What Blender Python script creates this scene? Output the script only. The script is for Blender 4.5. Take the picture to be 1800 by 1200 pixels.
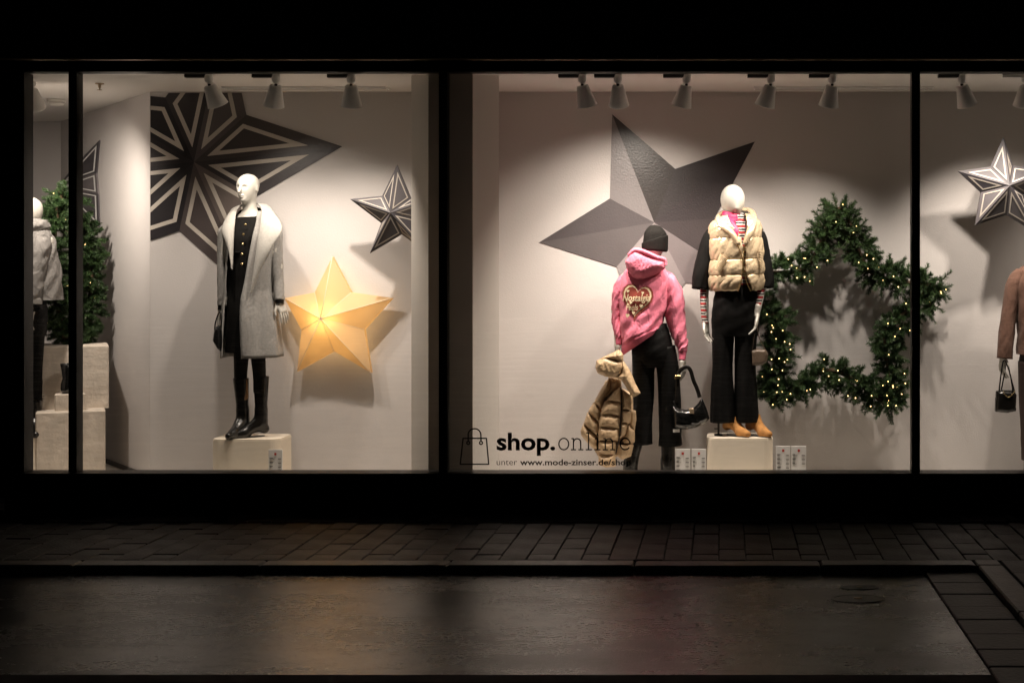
import bpy, math, random
import numpy as np
from mathutils import Vector, Matrix
random.seed(7); rng = np.random.default_rng(7)
for o in list(bpy.data.objects): bpy.data.objects.remove(o)
S = bpy.context.scene; COL = S.collection
R = math.radians
# ------------------------------------------------------------------ camera, world, exposure
F, CX, CY, D, H = 2403.0, 1270.0, 480.0, 9.0, 1.56
cam = bpy.data.cameras.new('camera'); cam_o = bpy.data.objects.new('camera', cam); COL.objects.link(cam_o)
cam_o.location = (0, -D, H); cam_o.rotation_euler = (R(90), 0, 0)
cam.sensor_width = 36; cam.lens = F/1800*36
cam.shift_x = (900-CX)/1800; cam.shift_y = (CY-600)/1800
cam.clip_end = 500; S.camera = cam_o
W = bpy.data.worlds.new('World'); S.world = W; W.use_nodes = True
nt = W.node_tree; bg = nt.nodes['Background']
sky = nt.nodes.new('ShaderNodeTexSky'); sky.sky_type = 'NISHITA'; sky.sun_disc = False
sky.sun_elevation = R(-4); sky.sun_rotation = R(150)
nt.links.new(sky.outputs[0], bg.inputs[0]); bg.inputs[1].default_value = 0.05
S.view_settings.view_transform = 'Standard'; S.view_settings.look = 'None'
S.view_settings.exposure = 0.0; S.view_settings.gamma = 1
S.cycles.max_bounces = 6; S.cycles.diffuse_bounces = 4; S.cycles.glossy_bounces = 3; S.cycles.transparent_max_bounces = 8
LAMP_POWER = 106.0; LAMP_COLOR = (1.0, 0.868, 0.758)
# ------------------------------------------------------------------ helpers
def P(px, py, y):
    Y = D+y
    return np.array(((px-CX)*Y/F, y, H-(py-CY)*Y/F))
def tag(o, label=None, cat=None, group=None, kind=None):
    if label: o['label'] = label
    if cat: o['category'] = cat
    if group: o['group'] = group
    if kind: o['kind'] = kind
    return o
def thing(name, loc, label, cat, group=None):
    o = bpy.data.objects.new(name, None); COL.objects.link(o); o.location = loc
    o.empty_display_size = .1
    return tag(o, label, cat, group)
LOC = {}
def mesh_obj(name, verts, faces, mat, parent=None, smooth=True, origin=None, attr=None):
    v = np.asarray(verts, dtype=np.float64)
    base = np.zeros(3)
    if parent is not None:
        base = np.array(world_loc(parent))
    elif origin is not None: base = np.array(origin)
    me = bpy.data.meshes.new(name)
    fa = faces
    if isinstance(faces, np.ndarray):
        n, k = faces.shape
        me.vertices.add(len(v)); me.vertices.foreach_set('co', (v-base).astype(np.float32).ravel())
        me.loops.add(n*k); me.loops.foreach_set('vertex_index', faces.astype(np.int32).ravel())
        me.polygons.add(n); me.polygons.foreach_set('loop_start', np.arange(0, n*k, k, dtype=np.int32))
        me.update(calc_edges=True); me.validate()
    else:
        me.from_pydata([tuple(a) for a in (v-base)], [], [tuple(int(i) for i in f) for f in faces])
    me.polygons.foreach_set('use_smooth', [smooth]*len(me.polygons))
    mats = mat if isinstance(mat, (list, tuple)) else [mat]
    for m in mats: me.materials.append(m)
    if attr is not None:
        a = me.attributes.new('Col', 'FLOAT_COLOR', 'FACE')
        a.data.foreach_set('color', np.asarray(attr, dtype=np.float32).ravel())
    me.update()
    o = bpy.data.objects.new(name, me); COL.objects.link(o)
    if parent is not None: o.parent = parent
    elif origin is not None: o.location = origin
    return o
def world_loc(o):
    l = Vector(o.location)
    p = o.parent
    while p is not None: l = l+p.location; p = p.parent
    return l
class MB:
    def __init__(s): s.v = []; s.f = []
    def add(s, v, f):
        b = len(s.v); s.v += [tuple(map(float, a)) for a in v]; s.f += [tuple(int(i)+b for i in q) for q in f]; return s
    def box(s, x0, x1, y0, y1, z0, z1, bev=0.0):
        if bev <= 0:
            v = [(x, y, z) for x in (x0, x1) for y in (y0, y1) for z in (z0, z1)]
            return s.add(v, [(0,1,3,2),(4,6,7,5),(0,4,5,1),(2,3,7,6),(0,2,6,4),(1,5,7,3)])
        b = bev; v = []; 
        for z, i in ((z0, 0), (z1-b, 0), (z1, b)):
            v += [(x0+i+b, y0+i, z), (x1-i-b, y0+i, z), (x1-i, y0+i+b, z), (x1-i, y1-i-b, z), (x1-i-b, y1-i, z), (x0+i+b, y1-i, z), (x0+i, y1-i-b, z), (x0+i, y0+i+b, z)]
        f = [tuple(range(16, 24)), tuple(range(7, -1, -1))]
        for r in (0, 8):
            for k in range(8): f.append((r+k, r+(k+1) % 8, r+8+(k+1) % 8, r+8+k))
        return s.add(v, f)
    def prism(s, pts, y0, y1):      # polygon in x,z, extruded along y
        n = len(pts)
        v = [(x, y0, z) for x, z in pts]+[(x, y1, z) for x, z in pts]
        return s.add(v, [tuple(range(n)), tuple(range(2*n-1, n-1, -1))]+[(i, n+i, n+(i+1) % n, (i+1) % n) for i in range(n)])
    def zprism(s, pts, z0, z1):
        n = len(pts)
        v = [(x, y, z0) for x, y in pts]+[(x, y, z1) for x, y in pts]
        return s.add(v, [tuple(range(n-1, -1, -1)), tuple(range(n, 2*n))]+[(i, (i+1) % n, n+(i+1) % n, n+i) for i in range(n)])
    def rev(s, c, prof, n=24, axis=(0, 0, 1)):   # lathe: prof (r, h)
        q = Vector((0, 0, 1)).rotation_difference(Vector(axis))
        v = []; f = []
        for r, h in prof:
            for k in range(n):
                a = 2*math.pi*k/n
                v.append(Vector(c)+q @ Vector((r*math.cos(a), r*math.sin(a), h)))
        for i in range(len(prof)-1):
            for k in range(n): f.append((i*n+k, i*n+(k+1) % n, (i+1)*n+(k+1) % n, (i+1)*n+k))
        return s.add(v, f)
    def build(s, name, mat, parent=None, smooth=False, origin=None): return mesh_obj(name, s.v, s.f, mat, parent, smooth, origin)
def smooth_pts(pts, m):
    p = np.array(pts, float); n = len(p)
    d = np.r_[0, np.cumsum(np.maximum(np.linalg.norm(np.diff(p[:, :2], axis=0), axis=1), 1e-6))]
    t = np.linspace(0, d[-1], m)
    tan = np.zeros_like(p)
    for i in range(n):
        if i == 0: tan[i] = (p[1]-p[0])/(d[1]-d[0])
        elif i == n-1: tan[i] = (p[-1]-p[-2])/(d[-1]-d[-2])
        else: tan[i] = (p[i+1]-p[i-1])/(d[i+1]-d[i-1])
    k = np.clip(np.searchsorted(d, t, side='right')-1, 0, n-2)
    h = (d[k+1]-d[k]); s = ((t-d[k])/h)[:, None]; h = h[:, None]
    return (2*s**3-3*s**2+1)*p[k]+(s**3-2*s**2+s)*h*tan[k]+(-2*s**3+3*s**2)*p[k+1]+(s**3-s**2)*h*tan[k+1]
def wr(seed, amp, fu=(2, 9), ft=(1, 6), n=7):
    g = np.random.default_rng(seed)
    c = [(g.uniform(*fu), int(g.integers(ft[0], ft[1]+1)), g.uniform(0, 6.28), g.uniform(.4, 1)) for _ in range(n)]
    def f(u, t):
        s = 0
        for a, b, ph, w in c:
            q = np.sin(a*6.283*u+b*t+ph)
            s = s+w*(1-2*np.abs(q)**.8)
        return amp*s/n*2
    return f
def grid_faces(m, n, closed):
    i, j = np.meshgrid(np.arange(m-1), np.arange(n if closed else n-1), indexing='ij')
    j2 = (j+1) % n
    return np.stack([i*n+j, i*n+j2, (i+1)*n+j2, (i+1)*n+j], -1).reshape(-1, 4)
def loft(rings, m=48, n=48, fold=None, ex=2.3, gap=None):
    """rings: (pxl,pyl,pxr,pyr,y,b) traced left and right outline, depth centre and half depth"""
    r = smooth_pts_rings(rings, m)
    u = np.linspace(0, 1, m)[:, None]
    L = np.stack([P(a[0], a[1], a[4]) for a in r]); Q = np.stack([P(a[2], a[3], a[4]) for a in r])
    c = (L+Q)/2; hx = (Q-L)/2; b = np.array([a[5] for a in r])[:, None]
    if gap is None:
        th = np.tile(np.linspace(0, 2*np.pi, n, endpoint=False)[None], (m, 1))
    else:
        g = smooth_pts_rings(gap, m)
        cxp = (r[:, 0]+r[:, 2])/2; ap = (r[:, 2]-r[:, 0])/2
        t0 = np.arcsin(np.clip((g[:, 1]-cxp)/ap, -.99, .99)); t1 = 2*np.pi+np.arcsin(np.clip((g[:, 0]-cxp)/ap, -.99, .99))
        th = t0[:, None]+(t1-t0)[:, None]*np.linspace(0, 1, n)[None]
    s, k = np.sin(th), np.cos(th)
    s2 = np.sign(s)*np.abs(s)**(2/ex); k2 = np.sign(k)*np.abs(k)**(2/ex)
    dsp = fold(u, th) if fold else 0*th
    a = np.linalg.norm(hx, axis=1)[:, None]
    fs = 1+dsp/np.maximum(a, .03); 
    V = c[:, None, :]+hx[:, None, :]*(s2*fs)[..., None]
    V[..., 1] -= k2*(b+dsp)
    return V.reshape(-1, 3), grid_faces(m, n, gap is None)
def smooth_pts_rings(rings, m):
    p = np.array(rings, float); n = len(p)
    if n == 2: return p[0]+(p[1]-p[0])*np.linspace(0, 1, m)[:, None]
    d = np.linspace(0, 1, n); t = np.linspace(0, 1, m)
    tan = np.gradient(p, d, axis=0)
    k = np.clip(np.searchsorted(d, t, side='right')-1, 0, n-2); h = 1/(n-1); s = ((t-d[k])/h)[:, None]
    return (2*s**3-3*s**2+1)*p[k]+(s**3-2*s**2+s)*h*tan[k]+(-2*s**3+3*s**2)*p[k+1]+(s**3-s**2)*h*tan[k+1]
def cap(V, Fc, n, m):
    c0 = V[:n].mean(0); c1 = V[-n:].mean(0); b = len(V)
    V = np.vstack([V, c0, c1])
    f = [tuple(q) for q in Fc]+[(b, (i+1) % n, i) for i in range(n)]+[(b+1, (m-1)*n+i, (m-1)*n+(i+1) % n) for i in range(n)]
    return V, f
def tube(path, m=36, n=22, fold=None, capped=True):
    """path: (px,py,r_px,y,ry) swept ellipse; ry = depth radius / side radius"""
    p = smooth_pts_rings(path, m)
    c = np.stack([P(a[0], a[1], a[3]) for a in p]); sc = (D+p[:, 3])/F
    rr = (p[:, 2]*sc)[:, None]; ry = p[:, 4][:, None]
    t = np.gradient(c, axis=0); t /= np.linalg.norm(t, axis=1)[:, None]+1e-9
    s = np.cross(t, (0, 1, 0)); s /= np.linalg.norm(s, axis=1)[:, None]+1e-9
    q = np.cross(s, t)
    th = np.linspace(0, 2*np.pi, n, endpoint=False)[None]; u = np.linspace(0, 1, m)[:, None]
    dsp = fold(u, th) if fold else 0
    ra = rr+dsp; rb = rr*ry+dsp
    V = c[:, None]+s[:, None]*(ra*np.cos(th))[..., None]+q[:, None]*(rb*np.sin(th))[..., None]
    V = V.reshape(-1, 3); Fc = grid_faces(m, n, True)
    return cap(V, Fc, n, m) if capped else (V, Fc)
def cord(pts, r, n=8, m=40):     # world points
    p = smooth3(pts, m); t = np.gradient(p, axis=0); t /= np.linalg.norm(t, axis=1)[:, None]+1e-9
    s = np.cross(t, (0.13, 1, .07)); s /= np.linalg.norm(s, axis=1)[:, None]+1e-9; q = np.cross(s, t)
    th = np.linspace(0, 2*np.pi, n, endpoint=False)
    rw, rd = r if isinstance(r, tuple) else (r, r)
    V = p[:, None]+s[:, None]*(rw*np.cos(th))[None, :, None]+q[:, None]*(rd*np.sin(th))[None, :, None]
    return cap(V.reshape(-1, 3), grid_faces(m, n, True), n, m)
def smooth3(pts, m): return smooth_pts_rings(np.array(pts, float), m)
def join(*ms):
    V = []; Fs = []; b = 0
    for v, f in ms:
        V.append(np.asarray(v, float)); Fs += [tuple(int(i)+b for i in q) for q in f]; b += len(v)
    return np.vstack(V), Fs
# signed distance tools
def rcone(p, a, b, r1, r2):
    a = np.array(a, float); b = np.array(b, float); ab = b-a
    t = np.clip(((p-a)@ab)/max(ab@ab, 1e-9), 0, 1)
    return np.linalg.norm(p-a-t[..., None]*ab, axis=-1)-(r1+(r2-r1)*t)
def ell(p, c, r):
    q = (p-np.array(c))/np.array(r); k = np.linalg.norm(q, axis=-1)
    g = np.linalg.norm(q/np.array(r), axis=-1)+1e-9
    return k*(k-1)/g
def rbox(p, c, h, r):
    q = np.abs(p-np.array(c))-np.array(h)+r
    return np.linalg.norm(np.maximum(q, 0), axis=-1)+np.minimum(q.max(-1), 0)-r
def smin(a, b, k):
    h = np.clip(.5+.5*(b-a)/k, 0, 1)
    return b+(a-b)*h-k*h*(1-h)
def smax(a, b, k): return -smin(-a, -b, k)
def nets(f, b0, b1, h):
    b0 = np.array(b0, float); b1 = np.array(b1, float); n = np.ceil((b1-b0)/h).astype(int)+1
    ax = [b0[i]+h*np.arange(n[i]) for i in range(3)]
    p = np.stack(np.meshgrid(*ax, indexing='ij'), -1)
    return nets_grid(f(p), b0, h)
def nets_grid(v, b0, h):
    ins = v < 0
    nx, ny, nz = v.shape
    cnt = np.zeros((nx-1, ny-1, nz-1)); acc = np.zeros((nx-1, ny-1, nz-1, 3))
    cor = [(i, j, k) for i in (0, 1) for j in (0, 1) for k in (0, 1)]
    def sub(A, c): return A[c[0]:nx-1+c[0], c[1]:ny-1+c[1], c[2]:nz-1+c[2]]
    for a in cor:
        for d in range(3):
            if a[d]: continue
            b = list(a); b[d] = 1
            va, vb = sub(v, a), sub(v, b); x = (sub(ins, a) != sub(ins, b))
            t = np.where(x, va/np.where(x, va-vb, 1), 0)
            for e in range(3): acc[..., e] += np.where(x, a[e]+(t if e == d else 0), 0)
            cnt += x
    act = cnt > 0; idx = -np.ones(act.shape, int); idx[act] = np.arange(act.sum())
    ij = np.argwhere(act)
    V = np.array(b0)+h*(ij+acc[act]/cnt[act][:, None])
    Fs = []
    for d in range(3):
        e, g = [(1, 2), (2, 0), (0, 1)][d]
        sl0 = [slice(None)]*3; sl1 = [slice(None)]*3
        sl0[d] = slice(0, -1); sl1[d] = slice(1, None)
        x = ins[tuple(sl0)] != ins[tuple(sl1)]
        w = np.argwhere(x); 
        w = w[(w[:, e] > 0) & (w[:, g] > 0) & (w[:, e] < v.shape[e]-1) & (w[:, g] < v.shape[g]-1)]
        fl = ins[tuple(sl0)][tuple(w.T)]
        def at(oe, og):
            q = w.copy(); q[:, e] += oe; q[:, g] += og
            return idx[tuple(q.T)]
        q = np.stack([at(-1, -1), at(0, -1), at(0, 0), at(-1, 0)], -1)
        q[~fl] = q[~fl][:, ::-1]
        Fs.append(q)
    return V, np.vstack(Fs)
def inflate(poly, y, T, w, h=.006, wrk=0, seed=0, px=True, back=1.0):
    """cushion with the traced outline, real thickness T each way"""
    if px: q = np.array([P(a, b, y)[[0, 2]] for a, b in poly])
    else: q = np.array(poly, float)
    lo = q.min(0)-3*h; hi = q.max(0)+3*h
    X = np.arange(lo[0], hi[0]+h, h); Z = np.arange(lo[1], hi[1]+h, h)
    GX, GZ = np.meshgrid(X, Z, indexing='ij')
    d = np.full(GX.shape, 1e9); inside = np.zeros(GX.shape, bool)
    n = len(q)
    for i in range(n):
        a, b = q[i], q[(i+1) % n]; e = b-a
        t = np.clip(((GX-a[0])*e[0]+(GZ-a[1])*e[1])/(e@e+1e-12), 0, 1)
        d = np.minimum(d, np.hypot(GX-a[0]-t*e[0], GZ-a[1]-t*e[1]))
        cr = (a[1] > GZ) != (b[1] > GZ)
        xi = a[0]+(GZ-a[1])*e[0]/np.where(np.abs(e[1]) < 1e-12, 1e-12, e[1])
        inside ^= cr & (GX < xi)
    s = np.clip(d/w, 0, 1); th = T*np.sqrt(np.maximum(1-(1-s)**2, 0))
    if wrk:
        g = np.random.default_rng(seed); wv = 0
        for _ in range(6):
            a = g.uniform(0, 6.28); fr = g.uniform(60, 170)
            wv = wv+np.abs(np.sin(fr*(GX*np.cos(a)+GZ*np.sin(a))+g.uniform(0, 6.28)))
        th = th+wrk*(wv/6-.6)*s
    Yr = np.arange(-T-3*h, T+3*h+h, h)
    v = np.where(inside[:, None, :], np.abs(Yr)[None, :, None]*np.where(Yr > 0, 1/back, 1)[None, :, None]-th[:, None, :], np.maximum(d[:, None, :], np.abs(Yr)[None, :, None]-T))
    V, Fc = nets_grid(v, np.array((lo[0], y-T-3*h, lo[1])), h)
    return V, Fc
# ------------------------------------------------------------------ materials
def srgb(r, g, b):
    def c(x):
        x /= 255; return x/12.92 if x < .04045 else ((x+.055)/1.055)**2.4
    return (c(r), c(g), c(b))
def mat(name, col, rough=.6, metal=0, crease=0, cs=16, var=.0, vs=6, bump=0, bs=80, sheen=0, coat=0, spec=.5, attr=False, detail=3, col2=None, rvar=0):
    m = bpy.data.materials.new(name); m.use_nodes = True; t = m.node_tree; b = t.nodes['Principled BSDF']
    L = t.links.new
    b.inputs['Base Color'].default_value = (*col, 1); b.inputs['Roughness'].default_value = rough
    b.inputs['Metallic'].default_value = metal; b.inputs['Specular IOR Level'].default_value = spec
    if sheen: b.inputs['Sheen Weight'].default_value = sheen; b.inputs['Sheen Roughness'].default_value = .6
    if coat: b.inputs['Coat Weight'].default_value = coat; b.inputs['Coat Roughness'].default_value = .12
    tc = t.nodes.new('ShaderNodeTexCoord')
    src = None
    if attr:
        a = t.nodes.new('ShaderNodeAttribute'); a.attribute_name = 'Col'; src = a.outputs['Color']
        L(src, b.inputs['Base Color'])
    if var or col2:
        n = t.nodes.new('ShaderNodeTexNoise'); n.inputs['Scale'].default_value = vs; n.inputs['Detail'].default_value = detail
        L(tc.outputs['Object'], n.inputs['Vector'])
        r = t.nodes.new('ShaderNodeValToRGB'); r.color_ramp.elements[0].position = .3; r.color_ramp.elements[1].position = .7
        if col2: c0, c1 = col, col2
        else: c0 = tuple(max(0, x*(1-var)) for x in col); c1 = tuple(min(1, x*(1+var)) for x in col)
        if attr: c0 = (1-var,)*3; c1 = (1, 1, 1)
        r.color_ramp.elements[0].color = (*c0, 1); r.color_ramp.elements[1].color = (*c1, 1)
        L(n.outputs['Fac'], r.inputs['Fac'])
        if attr:
            mx = t.nodes.new('ShaderNodeMixRGB'); mx.blend_type = 'MULTIPLY'; mx.inputs[0].default_value = 1
            L(src, mx.inputs[1]); L(r.outputs['Color'], mx.inputs[2]); L(mx.outputs[0], b.inputs['Base Color'])
        else: L(r.outputs['Color'], b.inputs['Base Color'])
        if rvar:
            mr = t.nodes.new('ShaderNodeMapRange'); mr.inputs[3].default_value = rough-rvar; mr.inputs[4].default_value = rough+rvar
            mr.inputs[1].default_value = .3; mr.inputs[2].default_value = .7
            L(n.outputs['Fac'], mr.inputs[0]); L(mr.outputs[0], b.inputs['Roughness'])
    if bump:
        n = t.nodes.new('ShaderNodeTexNoise'); n.inputs['Scale'].default_value = bs; n.inputs['Detail'].default_value = 4
        L(tc.outputs['Object'], n.inputs['Vector'])
        bp = t.nodes.new('ShaderNodeBump'); bp.inputs['Strength'].default_value = bump; bp.inputs['Distance'].default_value = .01
        L(n.outputs['Fac'], bp.inputs['Height']); L(bp.outputs[0], b.inputs['Normal'])
        if crease:
            n3 = t.nodes.new('ShaderNodeTexNoise'); n3.inputs['Scale'].default_value = cs; n3.inputs['Detail'].default_value = 3; n3.inputs['Distortion'].default_value = 1.6
            mp3 = t.nodes.new('ShaderNodeMapping'); mp3.inputs['Rotation'].default_value = (.3, .5, .2); mp3.inputs['Scale'].default_value = (1, 1, .55)
            L(tc.outputs['Object'], mp3.inputs[0]); L(mp3.outputs[0], n3.inputs['Vector'])
            b3 = t.nodes.new('ShaderNodeBump'); b3.inputs['Strength'].default_value = crease; b3.inputs['Distance'].default_value = .03
            L(n3.outputs['Fac'], b3.inputs['Height']); L(b3.outputs[0], bp.inputs['Normal'])
    return m
def emit(name, col, s, sample=True):
    m = bpy.data.materials.new(name); m.use_nodes = True; t = m.node_tree; b = t.nodes['Principled BSDF']
    b.inputs['Base Color'].default_value = (*col, 1); b.inputs['Emission Color'].default_value = (*col, 1); b.inputs['Emission Strength'].default_value = s
    if not sample: m.cycles.emission_sampling = 'NONE'
    return m
def stripes(name, freq, stops, axis=2):
    m = mat(name, (.1, .1, .1), .85, sheen=.04); t = m.node_tree; L = t.links.new
    tc = t.nodes.new('ShaderNodeTexCoord'); sp = t.nodes.new('ShaderNodeSeparateXYZ'); L(tc.outputs['Object'], sp.inputs[0])
    a = t.nodes.new('ShaderNodeMath'); a.operation = 'MULTIPLY'; a.inputs[1].default_value = freq; L(sp.outputs[axis], a.inputs[0])
    f = t.nodes.new('ShaderNodeMath'); f.operation = 'FRACT'; L(a.outputs[0], f.inputs[0])
    r = t.nodes.new('ShaderNodeValToRGB'); r.color_ramp.interpolation = 'CONSTANT'
    e = r.color_ramp.elements
    while len(e) < len(stops): e.new(.5)
    for el, (p, c) in zip(e, stops): el.position = p; el.color = (*c, 1)
    L(f.outputs[0], r.inputs[0]); L(r.outputs[0], t.nodes['Principled BSDF'].inputs['Base Color'])
    return m
M = {}
M['wall'] = mat('wall_paint', (.57, .54, .525), .75, var=.03, vs=2, bump=.16, bs=110)
M['ceiling'] = mat('ceiling_paint', (.80, .77, .73), .85, var=.03, vs=1.5, bump=.05, bs=60)
M['floor'] = mat('display_floor', (.68, .64, .58), .6, var=.06, vs=5)
M['pier'] = mat('pier_paint', (.66, .62, .57), .7, var=.03, vs=3, bump=.08, bs=90)
M['pier_dark'] = mat('pier_board', (.55, .49, .42), .7, var=.08, vs=3)
M['frame'] = mat('anthracite_aluminium', (.012, .011, .010), .42, metal=.3, var=.15, vs=12)
M['fascia'] = mat('fascia_metal', (.010, .009, .008), .5, metal=.2, var=.2, vs=3, bump=.02, bs=20)
M['strip'] = mat('drip_strip', (.5, .38, .26), .35, metal=.6)
M['lamp'] = mat('lamp_enamel', (.92, .91, .89), .35, var=.04, vs=20)
M['lamp_dark'] = mat('lamp_joint', (.05, .045, .04), .5)
M['lens'] = emit('lamp_lens', (1, .85, .66), 14, False)
M['plastic'] = mat('white_plastic', (.75, .72, .66), .5)
M['skin'] = mat('mannequin_enamel', (.47, .45, .405), .38, var=.02, vs=10)
M['greywool'] = mat('grey_wool', (.25, .24, .225), .92, crease=.35, cs=7, var=.14, vs=70, bump=.35, bs=220, sheen=.08)
M['lapel'] = mat('pale_wool', (.36, .345, .315), .92, var=.07, vs=60, bump=.3, bs=220, sheen=.06)
M['blackdress'] = mat('black_knit', (.006, .0055, .005), .8, spec=.12, var=.2, vs=40, bump=.2, bs=300, sheen=.0)
M['tights'] = mat('black_tights', (.008, .007, .006), .7, spec=.25)
M['leather'] = mat('black_leather', (.010, .009, .008), .24, var=.2, vs=15, bump=.12, bs=60)
M['patent'] = mat('patent_leather', (.006, .006, .006), .12, bump=.25, bs=28, coat=.6)
M['bootlining'] = mat('tan_lining', (.30, .16, .07), .6)
M['gold'] = mat('gold_metal', (.75, .58, .30), .25, metal=1)
M['pink'] = mat('pink_fleece', srgb(226, 122, 146), .9, crease=.6, cs=10, var=.07, vs=40, bump=.22, bs=160, sheen=.06)
M['pinkband'] = mat('pink_rib', srgb(212, 102, 128), .92, var=.1, vs=90, bump=.4, bs=200, sheen=.04)
M['beanie'] = mat('charcoal_knit', (.013, .012, .011), .95, spec=.1, var=.25, vs=120, bump=.5, bs=260)
M['blacktrouser'] = mat('black_trouser', (.0032, .003, .0028), .6, crease=.35, cs=4, spec=.14, var=.2, vs=20, bump=.15, bs=260, sheen=.0)
M['satin'] = mat('black_satin', (.014, .014, .014), .42, var=.2, vs=10, bump=.1, bs=60)
M['heart'] = mat('heart_brown', srgb(140, 58, 44), .8)
M['cream'] = mat('cream_print', srgb(236, 218, 180), .8)
M['puffer'] = mat('camel_nylon', (.56, .40, .24), .36, crease=.55, cs=13, var=.10, vs=14, bump=.4, bs=38)
M['vest'] = mat('champagne_nylon', (.64, .50, .33), .24, metal=.3, crease=.25, cs=9, var=.06, vs=14, bump=.4, bs=40)
M['rib'] = mat('beige_rib', (.45, .34, .21), .7)
M['scarf'] = mat('pink_silk', srgb(205, 44, 92), .5, var=.06, vs=20)
M['suede'] = mat('tan_suede', (.42, .19, .045), .85, var=.18, vs=30, sheen=.06, bump=.1, bs=150)
M['brown'] = mat('brown_wool', (.13, .064, .042), .9, crease=.5, cs=9, var=.12, vs=60, bump=.3, bs=220, sheen=.05)
M['darkbrown'] = mat('dark_brown_cloth', (.035, .018, .014), .8, var=.15, vs=30)
M['taupe'] = mat('taupe_leather', (.12, .085, .06), .4, var=.1, vs=12, bump=.1, bs=60)
M['steel'] = mat('dark_steel', (.05, .05, .05), .35, metal=.8)
M['plinth'] = mat('cream_plinth', (.78, .70, .58), .5, var=.03, vs=3)
M['plaster'] = mat('rough_plaster', (.60, .53, .45), .9, var=.14, vs=9, bump=.9, bs=16, detail=8)
M['card'] = mat('card_white', (.88, .87, .85), .4)
M['ink'] = mat('card_ink', (.05, .045, .04), .7)
M['logo'] = mat('card_red', (.55, .045, .03), .6)
M['decal'] = mat('window_decal', (.020, .012, .008), .6)
M['print'] = mat('star_print', (1, 1, 1), .36, attr=True, var=.08, vs=5, bump=.17, bs=75)
M['starcard'] = mat('star_card', (1, 1, 1), .5, attr=True, var=.05, vs=8)
M['outline'] = mat('star_outline', srgb(188, 180, 170), .6)
M['outline3'] = mat('star_edge_paint', srgb(150, 143, 135), .6)
M['greyhood'] = mat('grey_fleece', (.20, .19, .18), .92, crease=.7, cs=10, var=.12, vs=60, bump=.3, bs=200)
M['fur'] = mat('black_fur', (.02, .018, .016), .9)
M['bulb_and_fill'] = emit('fairy_bulb', (1, .60, .25), 10, False)
M['wire'] = mat('clear_wire', (.4, .38, .34), .3)
M['skirting'] = mat('skirting', (.05, .045, .04), .6)
def fir_mat():
    m = mat('fir_needles', (.018, .046, .015), .5, col2=(.062, .115, .036), vs=26, detail=2); return m
M['fir'] = fir_mat()
M['stem'] = mat('fir_stem', (.06, .035, .015), .8)
def glass_mat():
    m = bpy.data.materials.new('window_glass'); m.use_nodes = True; t = m.node_tree; t.nodes.remove(t.nodes['Principled BSDF'])
    L = t.links.new; out = t.nodes['Material Output']
    tr = t.nodes.new('ShaderNodeBsdfTransparent'); tr.inputs[0].default_value = (.97, .975, .965, 1)
    gl = t.nodes.new('ShaderNodeBsdfGlossy'); gl.inputs['Roughness'].default_value = .01
    fr = t.nodes.new('ShaderNodeFresnel'); fr.inputs[0].default_value = 1.45
    mx = t.nodes.new('ShaderNodeMixShader'); L(fr.outputs[0], mx.inputs[0]); L(tr.outputs[0], mx.inputs[1]); L(gl.outputs[0], mx.inputs[2])
    L(mx.outputs[0], out.inputs[0]); return m
M['glass'] = glass_mat()
def paper_mat():
    m = bpy.data.materials.new('glowing_paper'); m.use_nodes = True; t = m.node_tree; b = t.nodes['Principled BSDF']; L = t.links.new
    b.inputs['Base Color'].default_value = (.74, .60, .40, 1); b.inputs['Roughness'].default_value = .7
    tl = t.nodes.new('ShaderNodeBsdfTranslucent'); tl.inputs[0].default_value = (.95, .66, .30, 1)
    mx = t.nodes.new('ShaderNodeMixShader'); mx.inputs[0].default_value = .5
    L(b.outputs[0], mx.inputs[1]); L(tl.outputs[0], mx.inputs[2]); L(mx.outputs[0], t.nodes['Material Output'].inputs[0]); return m
M['paper'] = paper_mat()
M['seam'] = None
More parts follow.
